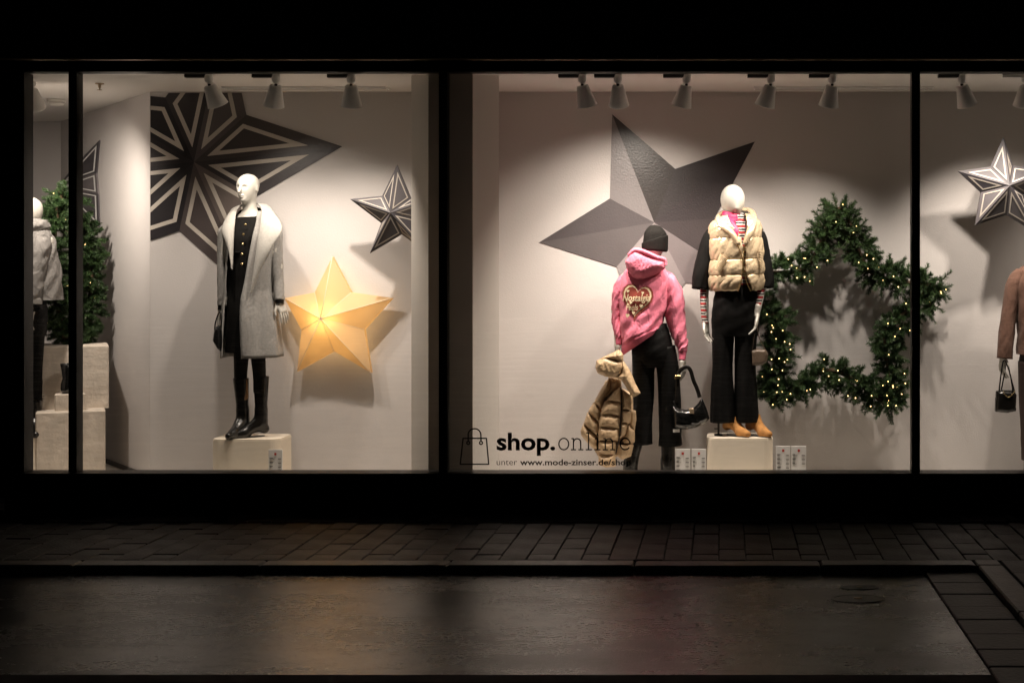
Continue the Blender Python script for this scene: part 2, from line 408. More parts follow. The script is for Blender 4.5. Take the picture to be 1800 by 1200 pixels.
def asphalt():
    m = mat('wet_asphalt', (.030, .027, .024), .5, spec=.6); t = m.node_tree; L = t.links.new; b = t.nodes['Principled BSDF']
    tc = t.nodes.new('ShaderNodeTexCoord')
    def noise(sc, scale, det, rg):
        mp = t.nodes.new('ShaderNodeMapping'); mp.inputs['Scale'].default_value = sc; L(tc.outputs['Object'], mp.inputs[0])
        n = t.nodes.new('ShaderNodeTexNoise'); n.inputs['Scale'].default_value = scale; n.inputs['Detail'].default_value = det; n.inputs['Roughness'].default_value = rg
        L(mp.outputs[0], n.inputs['Vector']); return n.outputs['Fac']
    def math_(op, a, bb):
        n = t.nodes.new('ShaderNodeMath'); n.operation = op
        for k, x in enumerate((a, bb)):
            if isinstance(x, (int, float)): n.inputs[k].default_value = x
            else: L(x, n.inputs[k])
        return n.outputs[0]
    big = noise((.8, 1.6, 1), 1.1, 7, .6); mid = noise((1, 1.6, 1), 9, 8, .75); fine = noise((1, 1, 1), 48, 6, .8)
    v = t.nodes.new('ShaderNodeTexVoronoi'); v.inputs['Scale'].default_value = 85; L(tc.outputs['Object'], v.inputs['Vector'])
    rr = math_('ADD', math_('MULTIPLY', big, .55), math_('ADD', math_('MULTIPLY', mid, .25), math_('MULTIPLY', fine, .25)))
    r = t.nodes.new('ShaderNodeMapRange'); r.inputs[1].default_value = .42; r.inputs[2].default_value = .64; r.inputs[3].default_value = .11; r.inputs[4].default_value = .40
    L(rr, r.inputs[0]); L(r.outputs[0], b.inputs['Roughness'])
    c = t.nodes.new('ShaderNodeValToRGB'); c.color_ramp.elements[0].position = .42; c.color_ramp.elements[0].color = (.005, .004, .003, 1)
    c.color_ramp.elements[1].position = .66; c.color_ramp.elements[1].color = (.026, .020, .014, 1); L(rr, c.inputs[0]); L(c.outputs[0], b.inputs['Base Color'])
    sp = t.nodes.new('ShaderNodeMapRange'); sp.inputs[1].default_value = .38; sp.inputs[2].default_value = .62; sp.inputs[3].default_value = .35; sp.inputs[4].default_value = 1.0; b.inputs['Coat Weight'].default_value = .22; b.inputs['Coat Roughness'].default_value = .28
    L(mid, sp.inputs[0]); L(sp.outputs[0], b.inputs['Specular IOR Level'])
    hgt = math_('ADD', math_('MULTIPLY', mid, .55), math_('ADD', math_('MULTIPLY', fine, 1.9), math_('MULTIPLY', v.outputs['Distance'], .9)))
    bp = t.nodes.new('ShaderNodeBump'); bp.inputs['Strength'].default_value = .32; bp.inputs['Distance'].default_value = .0022
    L(hgt, bp.inputs['Height']); L(bp.outputs[0], b.inputs['Normal'])
    return m
M['asphalt'] = asphalt()
M['paver'] = mat('paver_brick', (.034, .027, .022), .5, var=.35, vs=5, bump=.35, bs=60, detail=6, rvar=.1)
M['joint'] = mat('joint_sand', (.022, .018, .015), .9, var=.3, vs=30)
M['kerb'] = mat('kerb_stone', (.09, .075, .06), .4, var=.3, vs=9, bump=.3, bs=50, detail=6)
M['slab'] = mat('gutter_slab', (.020, .016, .013), .5, var=.4, vs=6, bump=.3, bs=45, detail=6, spec=.5)
M['iron'] = mat('cast_iron', (.02, .018, .016), .3, metal=.7, var=.3, vs=30, bump=.2, bs=70)
# ------------------------------------------------------------------ the ground
ROADZ = -.042
m = MB().box(-40, 40, -40, -1.68, ROADZ-.3, ROADZ); tag(m.build('road', M['asphalt'], smooth=False), kind='structure')
pave = MB().box(-40, 40, -1.63, 40, -.35, -.012).build('pavement', M['joint']); tag(pave, kind='structure')
pw = .15; col0 = P(1263.5, 921, 0)[0]
xs0 = (1264-CX)*(D-.5)/F
def brick_mesh(w, l):
    return MB().box(-w/2, w/2, -l/2, l/2, -.05, 0, .004)
bm = {}
def brick(x, y, l):
    k = round(l, 3)
    if k not in bm:
        o = brick_mesh(pw-.004, l-.0035).build('brick', M['paver'], pave); bm[k] = o
    else:
        o = bm[k].copy(); COL.objects.link(o); o.parent = pave
    o.location = (x, y, random.uniform(-.003, .003)); o.rotation_euler = (random.uniform(-.009, .009), random.uniform(-.013, .013), random.uniform(-.008, .008))
for i in range(-31, 15):
    x = xs0+i*pw+.075
    off = .15 if i % 2 else 0.0
    y = -1.555
    if off: brick(x, y+.075, .15); y += .15
    while y < -.47:
        l = min(.3, -.455-y)
        if l > .05: brick(x, y+l/2, l)
        y += .3
    x2 = x+.03
    if i > -30: brick(x2, -.27, .25)
chan = MB().box(-8, 6, -.445, -.405, -.05, -.02).build('drain_channel', M['iron'], pave)
mm = MB().box(-8, 6, -.138, -.002, -.05, -.003).build('edge_slab', M['paver'], pave)
kerb = MB().box(-30, -4.9, -1.70, -1.565, -.3, -.004).build('kerb', M['kerb']); tag(kerb, kind='structure')
kx0 = (125-CX)*7.29/F
ks = None
for i in range(-1, 5):
    x0 = kx0+i; x1 = x0+1
    if x1 > 1.36: x1 = 1.36
    if x1-x0 < .9: MB().box(x0+.003, x1-.003, -1.70, -1.565, -.3, .003, .008).build('kerb_stone', M['kerb'], kerb)
    elif ks is None:
        ks = MB().box(.003-.5, .997-.5, -.0675, .0675, -.3, .003, .008).build('kerb_stone', M['kerb'], kerb); ks.location = (x0+.5, -1.6325, 0)
    else:
        o = ks.copy(); COL.objects.link(o); o.parent = kerb; o.location = (x0+.5, -1.6325, random.uniform(-.004, .003)); o.rotation_euler.z = random.uniform(-.003, .003)
# the return of the kerb towards the street and the pavement beside it
for j in range(4):
    MB().box(1.363, 1.497, -2.70-j+.003, -1.703-j, -.3, .004, .008).build('kerb_stone', M['kerb'], kerb)
MB().box(1.363, 1.497, -1.697, -1.565, -.3, .004, .008).build('kerb_stone', M['kerb'], kerb)
sp = MB().box(1.5, 30, -12, -1.635, -.35, -.012).build('side_pavement', M['joint']); tag(sp, kind='structure')
for i in range(4):
    for j in range(7):
        o = bm[.3].copy(); COL.objects.link(o); o.parent = sp
        o.location = (1.585+i*pw, -1.72-j*.3-(.15 if i % 2 else 0), random.uniform(-.003, .003)); o.rotation_euler = (random.uniform(-.01, .01), random.uniform(-.01, .01), 0)
gut = MB().box(1.075, 1.361, -12, -1.702, -.2, ROADZ+.003).build('gutter', M['joint']); tag(gut, kind='structure')
for j in range(14):
    MB().box(1.08, 1.355, -1.71-.25*(j+1)+.004, -1.71-.25*j-.004, -.1, ROADZ+.010+random.uniform(-.002, .002), .004).build('gutter_slab', M['slab'], gut)
g2 = MB().box(-30, 1.07, -3.66, -3.56, -.2, ROADZ+.006).build('gutter_strip', M['joint']); tag(g2, kind='structure')
def cover(name, x, y, rx, ry, label):
    t = thing(name, (x, y, ROADZ), label, 'manhole cover', 'valve covers in the road')
    def ring(r0, r1, z0, z1):
        v = []; n = 32
        for r, z in ((r1, z0), (r1, z1), (r0, z1), (r0, z0)):
            for k in range(n):
                a = 6.2832*k/n; v.append((x+rx*r*math.cos(a), y+ry*r*math.sin(a), ROADZ+z))
        return v, [(i*n+k, i*n+(k+1) % n, (i+1)*n+(k+1) % n, (i+1)*n+k) for i in range(3) for k in range(n)]
    MB().add(*ring(.86, 1, .001, .004)).build('rim', M['iron'], t)
    MB().add(*ring(.0, .84, .001, .003)).build('lid', M['iron'], t)
    MB().add(*ring(.0, .16, .0035, .007)).build('grip', M['strip'], t)
cover('valve_cover', .667, -2.27, .135, .085, 'larger oval iron valve cover in the wet road')
cover('valve_cover', .698, -2.03, .10, .05, 'smaller iron valve cover nearer the kerb')
# ------------------------------------------------------------------ the shop front
SILL, HEAD, FLOORZ, CEIL, BACK = .253, 2.880, .03, 2.905, 1.15
XL = (33-CX)/267; 
shop = thing('shop_front', (0, 0, 0), 'black aluminium framed shop window front with fascia above', 'building')
MB().box(-4.70, 6, -.05, .06, -.1, SILL-.012).build('base_panel', M['fascia'], shop)
MB().box(-4.70, 6, -.065, .10, SILL-.012, SILL-.001, .0).build('sill', M['frame'], shop)
MB().box(-4.70, 6, -.03, .07, HEAD, 2.957).build('head_rail', M['frame'], shop)
MB().box(-9, 6, -.245, -.215, 2.925, 2.9345).build('drip_strip', M['strip'], shop)
fx = (202-CX)/267
for i in range(-3, 6):
    x0 = fx*.972+i*1.157
    MB().box(x0+.004, x0+1.153, -.25, -.20, 2.935, 4.4).build('fascia_panel', M['fascia'], shop)
MB().box(-9, 6, -.199, .2, 2.96, 4.4).build('fascia_backing', M['frame'], shop)
for px in (130, 779.5, 1609.5):
    x = (px-CX)/267
    MB().box(x-.0265, x+.0265, -.02, .07, SILL, HEAD-.001).build('mullion', M['frame'], shop)
MB().box((22-CX)/267, (45-CX)/267, -.02, .10, SILL, HEAD-.001).build('corner_post', M['frame'], shop)
MB().box(4.35, 4.40, -.02, .07, SILL, HEAD-.001).build('mullion', M['frame'], shop)
edges = [(45, 123), (137, 772), (787, 1602), (1617, 2436)]
for a, b in edges:
    MB().box((a-CX)/267-.004, (b-CX)/267+.004, .016, .024, SILL-.003, HEAD+.004).build('glass_pane', M['glass'], shop)
# dark entrance return at the left corner with a dim poster panel, street reflections in side glass put into its colours
MB().box(-9, -4.905, .45, .50, -.1, 2.957).build('side_wall', M['fascia'], shop)
MB().zprism([(-4.668, .101), (-4.70, .101), (-5.03, .449), (-4.90, .449)], -.1, 2.957).build('side_jamb', M['frame'], shop)
poster = thing('reflection_panel', P(10, 800, .4), 'dim narrow poster panel painted in place of side glass at the far left corner of the shop', 'poster')
def pbox(px0, py0, px1, py1, y0, y1): 
    a = P(px0, py0, y0); b = P(px1, py1, y0)
    return MB().box(a[0], b[0], y0, y1, b[2], a[2])
pbox(-30, 130, 21, 850, .385, .40).build('panel_frame', M['frame'], poster)
M['reflect_d'] = mat('reflect_dark', (.02, .022, .026), .4, var=.4, vs=8); M['reflect_b'] = mat('reflect_blue', (.10, .12, .15), .5, var=.4, vs=14, bump=.3, bs=20); M['reflect_g'] = mat('reflect_olive', (.06, .06, .05), .4, var=.3, vs=5)
pbox(-26, 132, 18, 208, .375, .384).build('reflection_patch', M['reflect_g'], poster)
pbox(-26, 216, 18, 384, .375, .384).build('reflection_patch', M['reflect_d'], poster)
pbox(-26, 390, 18, 752, .375, .384).build('reflection_patch', M['reflect_b'], poster)
pbox(-26, 758, 18, 828, .375, .384).build('reflection_patch', M['reflect_d'], poster)
def text_mesh(s, size, bold=0, shear=0):
    c = bpy.data.curves.new('txt', 'FONT'); c.body = s; c.size = size; c.offset = bold; c.shear = shear; c.resolution_u = 3
    o = bpy.data.objects.new('txt', c); COL.objects.link(o)
    bpy.context.view_layer.update()
    me = o.evaluated_get(bpy.context.evaluated_depsgraph_get()).to_mesh()
    v = np.array([tuple(q.co) for q in me.vertices]); f = [tuple(p.vertices) for p in me.polygons]
    bpy.data.objects.remove(o); return v, f
def fit_text(s, px0, px1, pyb, y, height_px, bold=0, shear=0):
    v, f = text_mesh(s, 1, bold, shear)
    a = P(px0, pyb, y); b = P(px1, pyb, y)
    k = (b[0]-a[0])/(v[:, 0].max()-v[:, 0].min()); kz = height_px*(D+y)/F/v[:, 1].max()
    return np.stack([a[0]+(v[:, 0]-v[:, 0].min())*k, np.full(len(v), y), a[2]+v[:, 1]*kz], -1), f
v, f = fit_text('IN', 5, 18, 637, .372, 14, .03); mesh_obj('lettering', v, f, M['card'], poster, False)
# ------------------------------------------------------------------ display interior
AX, BX, BY = (264-CX)*(D+BACK)/F, -5.88, 3.15
def sheet(pts, name, matl, thick=.06):
    # vertical wall through plan points, thickness away from camera
    mb = MB()
    for (x0, y0), (x1, y1) in zip(pts[:-1], pts[1:]):
        d = Vector((x1-x0, y1-y0)).normalized(); nn = Vector((-d.y, d.x))*thick
        if nn.y < 0: nn = -nn
        mb.zprism([(x0, y0), (x1, y1), (x1+nn.x, y1+nn.y), (x0+nn.x, y0+nn.y)], FLOORZ-.1, CEIL+.1)
    return tag(mb.build(name, matl), kind='structure')
sheet([(AX, BACK), (5, BACK)], 'wall_back', M['wall'])
sheet([(BX, BY), (AX-.002, BACK+.001)], 'wall_angled', M['wall'])
sheet([(-8, BY+.003), (BX, BY+.003)], 'wall_rear', M['wall'])
sheet([(-4.91, .505), (-8.0, 3.3)], 'wall_left', M['wall'])
tag(MB().box(4.9, 4.98, .07, BACK, 0, CEIL).build('wall_right', M['wall']), kind='structure')
tag(MB().box(-8, 5, .101, 3.4, -.05, FLOORZ).build('floor', M['floor']), kind='structure')
tag(MB().box(-8, 5, .071, 3.4, CEIL, CEIL+.05).build('ceiling', M['ceiling']), kind='structure')
d = Vector((BX-AX, BY-BACK, 0)).normalized(); nn = Vector((-d.y, d.x, 0)); nn = nn if nn.y < 0 else -nn
sk = MB().zprism([(AX+nn.x*.012, BACK+nn.y*.012), (BX+nn.x*.012, BY+nn.y*.012), (BX+nn.x*.002, BY+nn.y*.002), (AX+nn.x*.002, BACK+nn.y*.002)], FLOORZ, FLOORZ+.035)
sk = sk.build('skirting_board', M['skirting']); tag(sk, kind='structure')
pier = thing('pier', (-1.8, .3, FLOORZ), 'pale splayed pier with dark front board behind the window mullion', 'pier')
pl, pr = P(723, 0, .30)[0], P(877, 0, .30)[0]; fl, fr = P(753, 0, .13)[0], P(831, 0, .13)[0]
MB().zprism([(fl, .13), (fr, .13), (pr, .30), (-1.72, BACK-.003), (-1.98, BACK-.003), (pl, .30)], FLOORZ, CEIL-.002).build('shaft', M['pier'], pier)
MB().box(P(753, 0, .115)[0], P(831, 0, .115)[0], .115, .128, FLOORZ, CEIL-.002).build('front_board', M['pier_dark'], pier)
def ceil_bar(px0, px1, label):
    t = thing('ceiling_light_bar', (P((px0+px1)/2, 155, .9)[0], .93, CEIL), label, 'ceiling light')
    a, b = P(px0, 0, .93)[0], P(px1, 0, .93)[0]
    MB().box(a, b, .86, .98, CEIL-.012, CEIL-.001).build('housing', M['lamp'], t)
    MB().box(a+.01, b-.01, .90, .94, CEIL-.020, CEIL-.0125).build('cover', M['ceiling'], t)
ceil_bar(395, 682, 'slim unlit ceiling bar above the left window display')
ceil_bar(1325, 1640, 'slim unlit ceiling bar above the fir wreath star')
t = thing('smoke_detector', P(99, 165, 1.6), 'round white smoke detector on ceiling at the left', 'smoke detector')
c = P(99, 165, 1.6); c[2] = CEIL-.001
MB().rev(c, [(0, 0), (.065, 0), (.065, -.02), (.06, -.022)]).build('base', M['plastic'], t, True)
MB().rev(c, [(.05, -.022), (.055, -.03), (.045, -.045), (.0, -.05)]).build('sensor', M['plastic'], t, True)
c = P(175, 138, .7); c[2] = CEIL-.001
t = thing('sprinkler', c, 'small metal fire sprinkler head on the left ceiling', 'sprinkler')
MB().rev(c, [(0, 0), (.03, 0), (.03, -.006), (.012, -.008), (.010, -.03), (.004, -.032)]).build('body', M['strip'], t, True)
MB().rev(c, [(0, -.045), (.018, -.045), (.018, -.048), (0, -.048)]).build('deflector', M['strip'], t)
MB().rev(c, [(.004, -.03), (.004, -.046)]).build('stem', M['strip'], t)
track = thing('lighting_track', (-1, .15, CEIL), 'slim ceiling track carrying the spotlights behind the head rail', 'lighting track')
MB().box(-4.5, 4.8, .13, .17, CEIL-.016, CEIL-.001).build('rail', M['lamp'], track)
# spotlights -------------------------------------------------------------
def spotlight(px, tip, target, label, power=1.0, size=58, y=.15, blend=1.0, py=147):
    base = P(px, py, y); 
    t = thing('track_spotlight', (base[0], y, CEIL), label, 'spotlight', 'spotlights on the ceiling track')
    z0 = CEIL-.017
    MB().box(base[0]-.145, base[0]+.0, y-.02, y+.02, z0-.022, z0-.001).build('adapter', M['lamp_dark'] if px < 1700 else M['lamp'], t)
    MB().rev((base[0]+.012, y, 0), [(0, z0), (.026, z0), (.030, z0-.02), (.027, base[2]+.012), (.012, base[2]-.002), (0, base[2]-.004)]).build('knuckle', M['lamp'], t, True)
    piv = Vector((base[0]+.012, y, base[2]-.002))
    tg = Vector(target); d = (tg-piv).normalized()
    # the shade follows the aim in the picture
    MB().rev(piv, [(0.008, -.005), (.010, .012)], 12, d).build('joint', M['lamp_dark'], t, True)
    MB().rev(piv, [(.0, .012), (.034, .012), (.039, .016), (.068, .148), (.070, .154), (.065, .154), (.048, .09), (.0, .088)], 32, d).build('lamp_head', M['lamp'], t, True)
    MB().rev(piv, [(.0, .096), (.044, .096)], 24, d).build('lens', M['lens'], t)
    ld = bpy.data.lights.new('lamp_light', 'SPOT'); ld.energy = LAMP_POWER*power; ld.color = LAMP_COLOR; ld.spot_size = R(min(size*1.1, 122)); ld.spot_blend = blend; ld.shadow_soft_size = .03
    lo = bpy.data.objects.new('lamp_light', ld); COL.objects.link(lo); lo.parent = t
    p = piv+d*.158-Vector(t.location); lo.location = p; lo.rotation_euler = d.to_track_quat('-Z', 'Y').to_euler()
W_ = BACK
spotlight(52, 0, P(150, 600, 1.9), 'white cone spotlight at the far left corner of the window', 1.5, 112, .5, py=155)
spotlight(364, 0, P(590, 660, W_), 'spotlight above the outlined star tilting right, first of the left window', .65, 98)
spotlight(482, 0, P(440, 560, .8), 'spotlight tilting slightly left, second of the left window', .6, 88)
spotlight(614, 0, P(625, 720, W_), 'upright spotlight near the pier, third of the left window', 1.2, 90)
spotlight(1020, 0, P(1150, 680, .9), 'spotlight tilting right, first of the middle window', 1.0, 90)
spotlight(1083, 0, P(1105, 600, W_), 'brightest spotlight, second of the middle window', 1.1, 106)
spotlight(1204, 0, P(1080, 660, .8), 'spotlight above the plain star tilting left, third of the middle window', .9, 82)
spotlight(1352, 0, P(1215, 640, .8), 'spotlight tilting left above the gilet mannequin', .9, 84)
spotlight(1460, 0, P(1385, 600, .8), 'spotlight hanging above the fir wreath star', 1.0, 92)
spotlight(1687, 0, P(1830, 660, .9), 'spotlight tilting right in the right window', 1.0, 98)
spotlight(1800, 0, P(1740, 640, 1.0), 'spotlight cut by the right edge of the picture', .9, 92)
spotlight(2050, 0, P(1960, 620, W_), 'spotlight beyond the right edge of the picture', .8, 80)
# ------------------------------------------------------------------ stars
def clip_poly(poly, xmin, ymin):
    def cl(p, f):
        o = []
        for i in range(len(p)):
            a, b = p[i], p[(i+1) % len(p)]; fa, fb = f(a), f(b)
            if fa >= 0: o.append(a)
            if (fa >= 0) != (fb >= 0):
                t = fa/(fa-fb); o.append((a[0]+(b[0]-a[0])*t, a[1]+(b[1]-a[1])*t))
        return o
    p = cl(poly, lambda q: q[0]-xmin)
    return cl(p, lambda q: q[1]-ymin) if p else p
def inset(poly, dists):
    # poly triangle; dists one per edge
    n = len(poly); A = sum(poly[i][0]*poly[(i+1) % n][1]-poly[(i+1) % n][0]*poly[i][1] for i in range(n))
    sg = 1 if A > 0 else -1; ln = []
    for i in range(n):
        a = np.array(poly[i]); b = np.array(poly[(i+1) % n]); e = (b-a)/np.linalg.norm(b-a); nn = np.array((-e[1], e[0]))*sg
        ln.append((a+nn*dists[i], e))
    out = []
    for i in range(n):
        (p, e), (q, g) = ln[i-1], ln[i]
        den = e[0]*g[1]-e[1]*g[0]; t = ((q[0]-p[0])*g[1]-(q[1]-p[1])*g[0])/den
        out.append(tuple(p+e*t))
    return out
def star_pts(c, Rr, r, rot):
    o = []
    for k in range(5):
        a = R(rot+72*k); o.append((c[0]+Rr*math.cos(a), c[1]-Rr*math.sin(a)))
        a = R(rot+36+72*k); o.append((c[0]+r*math.cos(a), c[1]-r*math.sin(a)))
    return o
def star_decal(name, c, pts, cols, y, label, outline=None, clip=None):
    t = thing(name, P(c[0], c[1], y), label, 'wall star', 'printed stars on the back wall')
    n = len(pts); k = 0
    for i in range(n):
        tri = [c, pts[i], pts[(i+1) % n]]
        pol = clip_poly(tri, *clip) if clip else tri
        if len(pol) < 3: continue
        q = [P(a, b, y)[[0, 2]] for a, b in pol]
        o = MB().prism([tuple(a) for a in q], y-.002, y+.001).v
        mb = MB().prism([tuple(a) for a in q], y-.002, y+.001)
        mesh_obj('facet', mb.v, mb.f, M['print'], t, False, attr=[(*cols[i % len(cols)], 1)]*len(mb.f))
    if outline:
        mb = MB()
        for i in range(n):
            tri = [c, pts[i], pts[(i+1) % n]]
            a = inset(tri, outline[0]); b = inset(tri, [x+outline[1] for x in outline[0]])
            for j in range(3):
                pol = [a[j], a[(j+1) % 3], b[(j+1) % 3], b[j]]
                pol = clip_poly(pol, *clip) if clip else pol
                if len(pol) >= 3:
                    mb.prism([tuple(P(u, w, y)[[0, 2]]) for u, w in pol], y-.0045, y-.0025)
        mb.build('outline', M['outline'], t)
    return t
g = lambda a, b, c: srgb(a*.96, b*.98, c*1.0)
bp = star_pts((341, 285), 262, 124, 6)
star_decal('outlined_wall_star', (341, 285), bp, [g(74, 66, 64), g(92, 84, 82), g(58, 52, 52), g(34, 30, 32), g(48, 42, 43), g(36, 32, 34), g(44, 40, 42), g(84, 74, 72), g(110, 98, 92), g(60, 54, 54)], BACK-.004,
           'huge dark printed star with pale outlines cut off at the wall corner', ((8, 17, 8), 7), (264.6, 163.6))
cp = [(1327, 249), (1187, 297), (1076, 201), (1072, 349), (948, 426), (1084, 469), (1122, 602), (1205, 497), (1330, 508), (1256, 384)]
star_decal('plain_wall_star', (1150, 391), cp, [g(62, 56, 56), g(56, 50, 48), g(130, 122, 120), g(86, 79, 79), g(98, 91, 90), g(150, 140, 138), g(146, 136, 134), g(124, 114, 113), g(70, 62, 62), g(62, 55, 56)], BACK-.004,
           'huge plain grey printed star behind the hoodie mannequin')
def star3d(name, c, pts, h, y, label, cols=None, outline=None, matl=None, rim=.02, wire=None):
    t = thing(name, P(c[0], c[1], y), label, 'hanging star')
    n = len(pts); C = P(c[0], c[1], y); C[1] = y-h
    pw_ = [P(a, b, y) for a, b in pts]
    v = [C]+pw_+[p+np.array((0, rim, 0)) for p in pw_]
    f = [(0, 1+(i+1) % n, 1+i) for i in range(n)]+[(1+i, 1+(i+1) % n, 1+n+(i+1) % n, 1+n+i) for i in range(n)]
    if matl is None:
        f += [tuple(1+n+i for i in range(n))]
        at = [(*cols[i % len(cols)], 1) for i in range(n)]+[(.1, .09, .09, 1)]*(n+1)
        mesh_obj('body', v, f, M['starcard'], t, False, attr=at)
    else: mesh_obj('body', v, f, matl, t, False)
    if outline:
        for i in range(n):
            tri = [c, pts[i], pts[(i+1) % n]]
            def lift(q):
                # barycentric lift onto the facet
                T = np.array([[tri[0][0]-tri[2][0], tri[1][0]-tri[2][0]], [tri[0][1]-tri[2][1], tri[1][1]-tri[2][1]]])
                l = np.linalg.solve(T, np.array(q)-np.array(tri[2])); p = P(q[0], q[1], y); p[1] = y-h*l[0]; return p
            a = inset(tri, outline[0]); b = inset(tri, [x+outline[1] for x in outline[0]])
            mb = MB()
            for j in range(3):
                k = (j+1) % 3; qs = [lift(a[j]), lift(a[k]), lift(b[k]), lift(b[j])]
                fr = [q-np.array((0, .004, 0)) for q in qs]; bk = [q-np.array((0, .001, 0)) for q in qs]
                mb.add(fr+bk, [(0, 1, 2, 3), (7, 6, 5, 4)]+[(s, 4+s, 4+(s+1) % 4, (s+1) % 4) for s in range(4)])
            mb.build('outline', M['outline3'], t)
    if wire:
        top = pw_[wire]; v, f = cord([top, (top[0], top[1], (top[2]+CEIL)/2), (top[0], top[1], CEIL)], .0012, 5, 4)
        mesh_obj('wire', v, f, M['wire'], t)
    return t, C, pw_
lcol = [g(74, 69, 70), g(60, 56, 58), g(84, 78, 79), g(54, 50, 54)]
sp_ = [(698, 290), (722, 348), (772, 345), (736, 386), (752, 446), (706, 412), (650, 445), (670, 392), (615, 350), (672, 344)]
star3d('outlined_hanging_star', (692, 375), sp_, .10, .80, 'small grey folded star with pale outlines, half hidden by the pier', lcol, ((2.5, 3.5, 2.8), 1.7), None, .02, None)
rp_ = [(1764, 241), (1781, 291), (1846, 300), (1800, 342), (1822, 410), (1769, 378), (1714, 396), (1724, 338), (1684, 301), (1741, 293)]
star3d('outlined_hanging_star', (1769, 328), rp_, .12, .72, 'grey folded star with pale outlines hanging in the right window', lcol, ((3, 4.5, 3.4), 2.0), None, .02, 0)
wp_ = [(584, 451), (617, 514), (689, 524), (640, 579), (652, 655), (587, 617), (522, 653), (530, 580), (500, 524), (553, 514)]
ws, wc, wpts = star3d('glowing_star', (574, 559), wp_, .15, 1.03, 'lit golden paper star on the wall beside the grey coat mannequin', None, None, M['paper'], .05)
M['seamm'] = mat('paper_seam', (.85, .74, .55), .7)
for p in wpts:
    v, f = cord([wc, (wc+p)/2, p], .0022, 6, 3); mesh_obj('seam', v, f, M['seamm'], ws)
ld = bpy.data.lights.new('bulb_and_fill_light', 'POINT'); ld.energy = 2.3; ld.color = (1, .72, .40); ld.shadow_soft_size = .03
lo = bpy.data.objects.new('bulb_and_fill_light', ld); COL.objects.link(lo); lo.parent = ws; lo.location = (0, -.03, 0)
for k_ in range(0, 10, 2):  # fill lights added in the arms to even out the star's glow
    l2 = bpy.data.lights.new('bulb_and_fill_light', 'POINT'); l2.energy = .10; l2.color = (1, .72, .40); l2.shadow_soft_size = .02
    q2 = (wc*.5+wpts[k_]*.5); q2[1] = 1.06; o2 = bpy.data.objects.new('bulb_and_fill_light', l2); COL.objects.link(o2); o2.parent = ws; o2.location = Vector(q2)-ws.location
    MB().rev(q2+np.array((0, .012, 0)), [(0, -.010), (.009, -.005), (.010, .0), (.006, .010), (0, .011)], 10, (0, 1, 0)).build('bulb_and_fill', M['bulb_and_fill'], ws, True)  # glowing body added with each arm fill light
MB().rev(wc+np.array((0, .13, 0)), [(0, -.02), (.018, -.01), (.02, .0), (.012, .02), (0, .022)], 14, (0, 1, 0)).build('bulb_and_fill', M['bulb_and_fill'], ws, True)
# half star on the angled wall
def on_angled(px, py, lift):
    k = (px-CX)/F; dx, dy = BX-AX, BY-BACK
    tt = (k*(D+BACK)-AX)/(dx-k*dy); y = BACK+dy*tt
    p = P(px, py, y); return p+np.array((nn.x, nn.y, 0))*lift
hs = thing('outlined_half_star', on_angled(150, 330, 0), 'grey outlined star half on the angled wall behind the left fir', 'wall star')
C0 = (112, 328); hp = [(134, 290), (177, 247), (172, 304), (175, 341), (177, 400), (136, 366)]
for i in range(len(hp)-1):
    a = [on_angled(*C0, .05), on_angled(*hp[i], .012), on_angled(*hp[i+1], .012)]
    b = [on_angled(*C0, .002), on_angled(*hp[i], .002), on_angled(*hp[i+1], .002)]
    mesh_obj('facet', a+b, [(0, 1, 2), (1, 4, 5, 2), (0, 3, 4, 1), (2, 5, 3, 0)], M['starcard'], hs, False, attr=[(*[g(96, 90, 92), g(78, 73, 76), g(120, 112, 112), g(86, 80, 83)][i % 4], 1)]*4)
    tri = [C0, hp[i], hp[i+1]]; q0 = inset(tri, (3, 2.5, 3)); q1 = inset(tri, (5, 4.5, 5)); mb = MB()
    def lf(q):
        T = np.array([[tri[0][0]-tri[2][0], tri[1][0]-tri[2][0]], [tri[0][1]-tri[2][1], tri[1][1]-tri[2][1]]])
        l = np.linalg.solve(T, np.array(q)-np.array(tri[2])); return on_angled(q[0], q[1], .012+.038*l[0]+.003)
    for j in range(3):
        k = (j+1) % 3; mb.add([lf(q0[j]), lf(q0[k]), lf(q1[k]), lf(q1[j])], [(0, 1, 2, 3)])
    mb.build('outline', M['card'], hs)
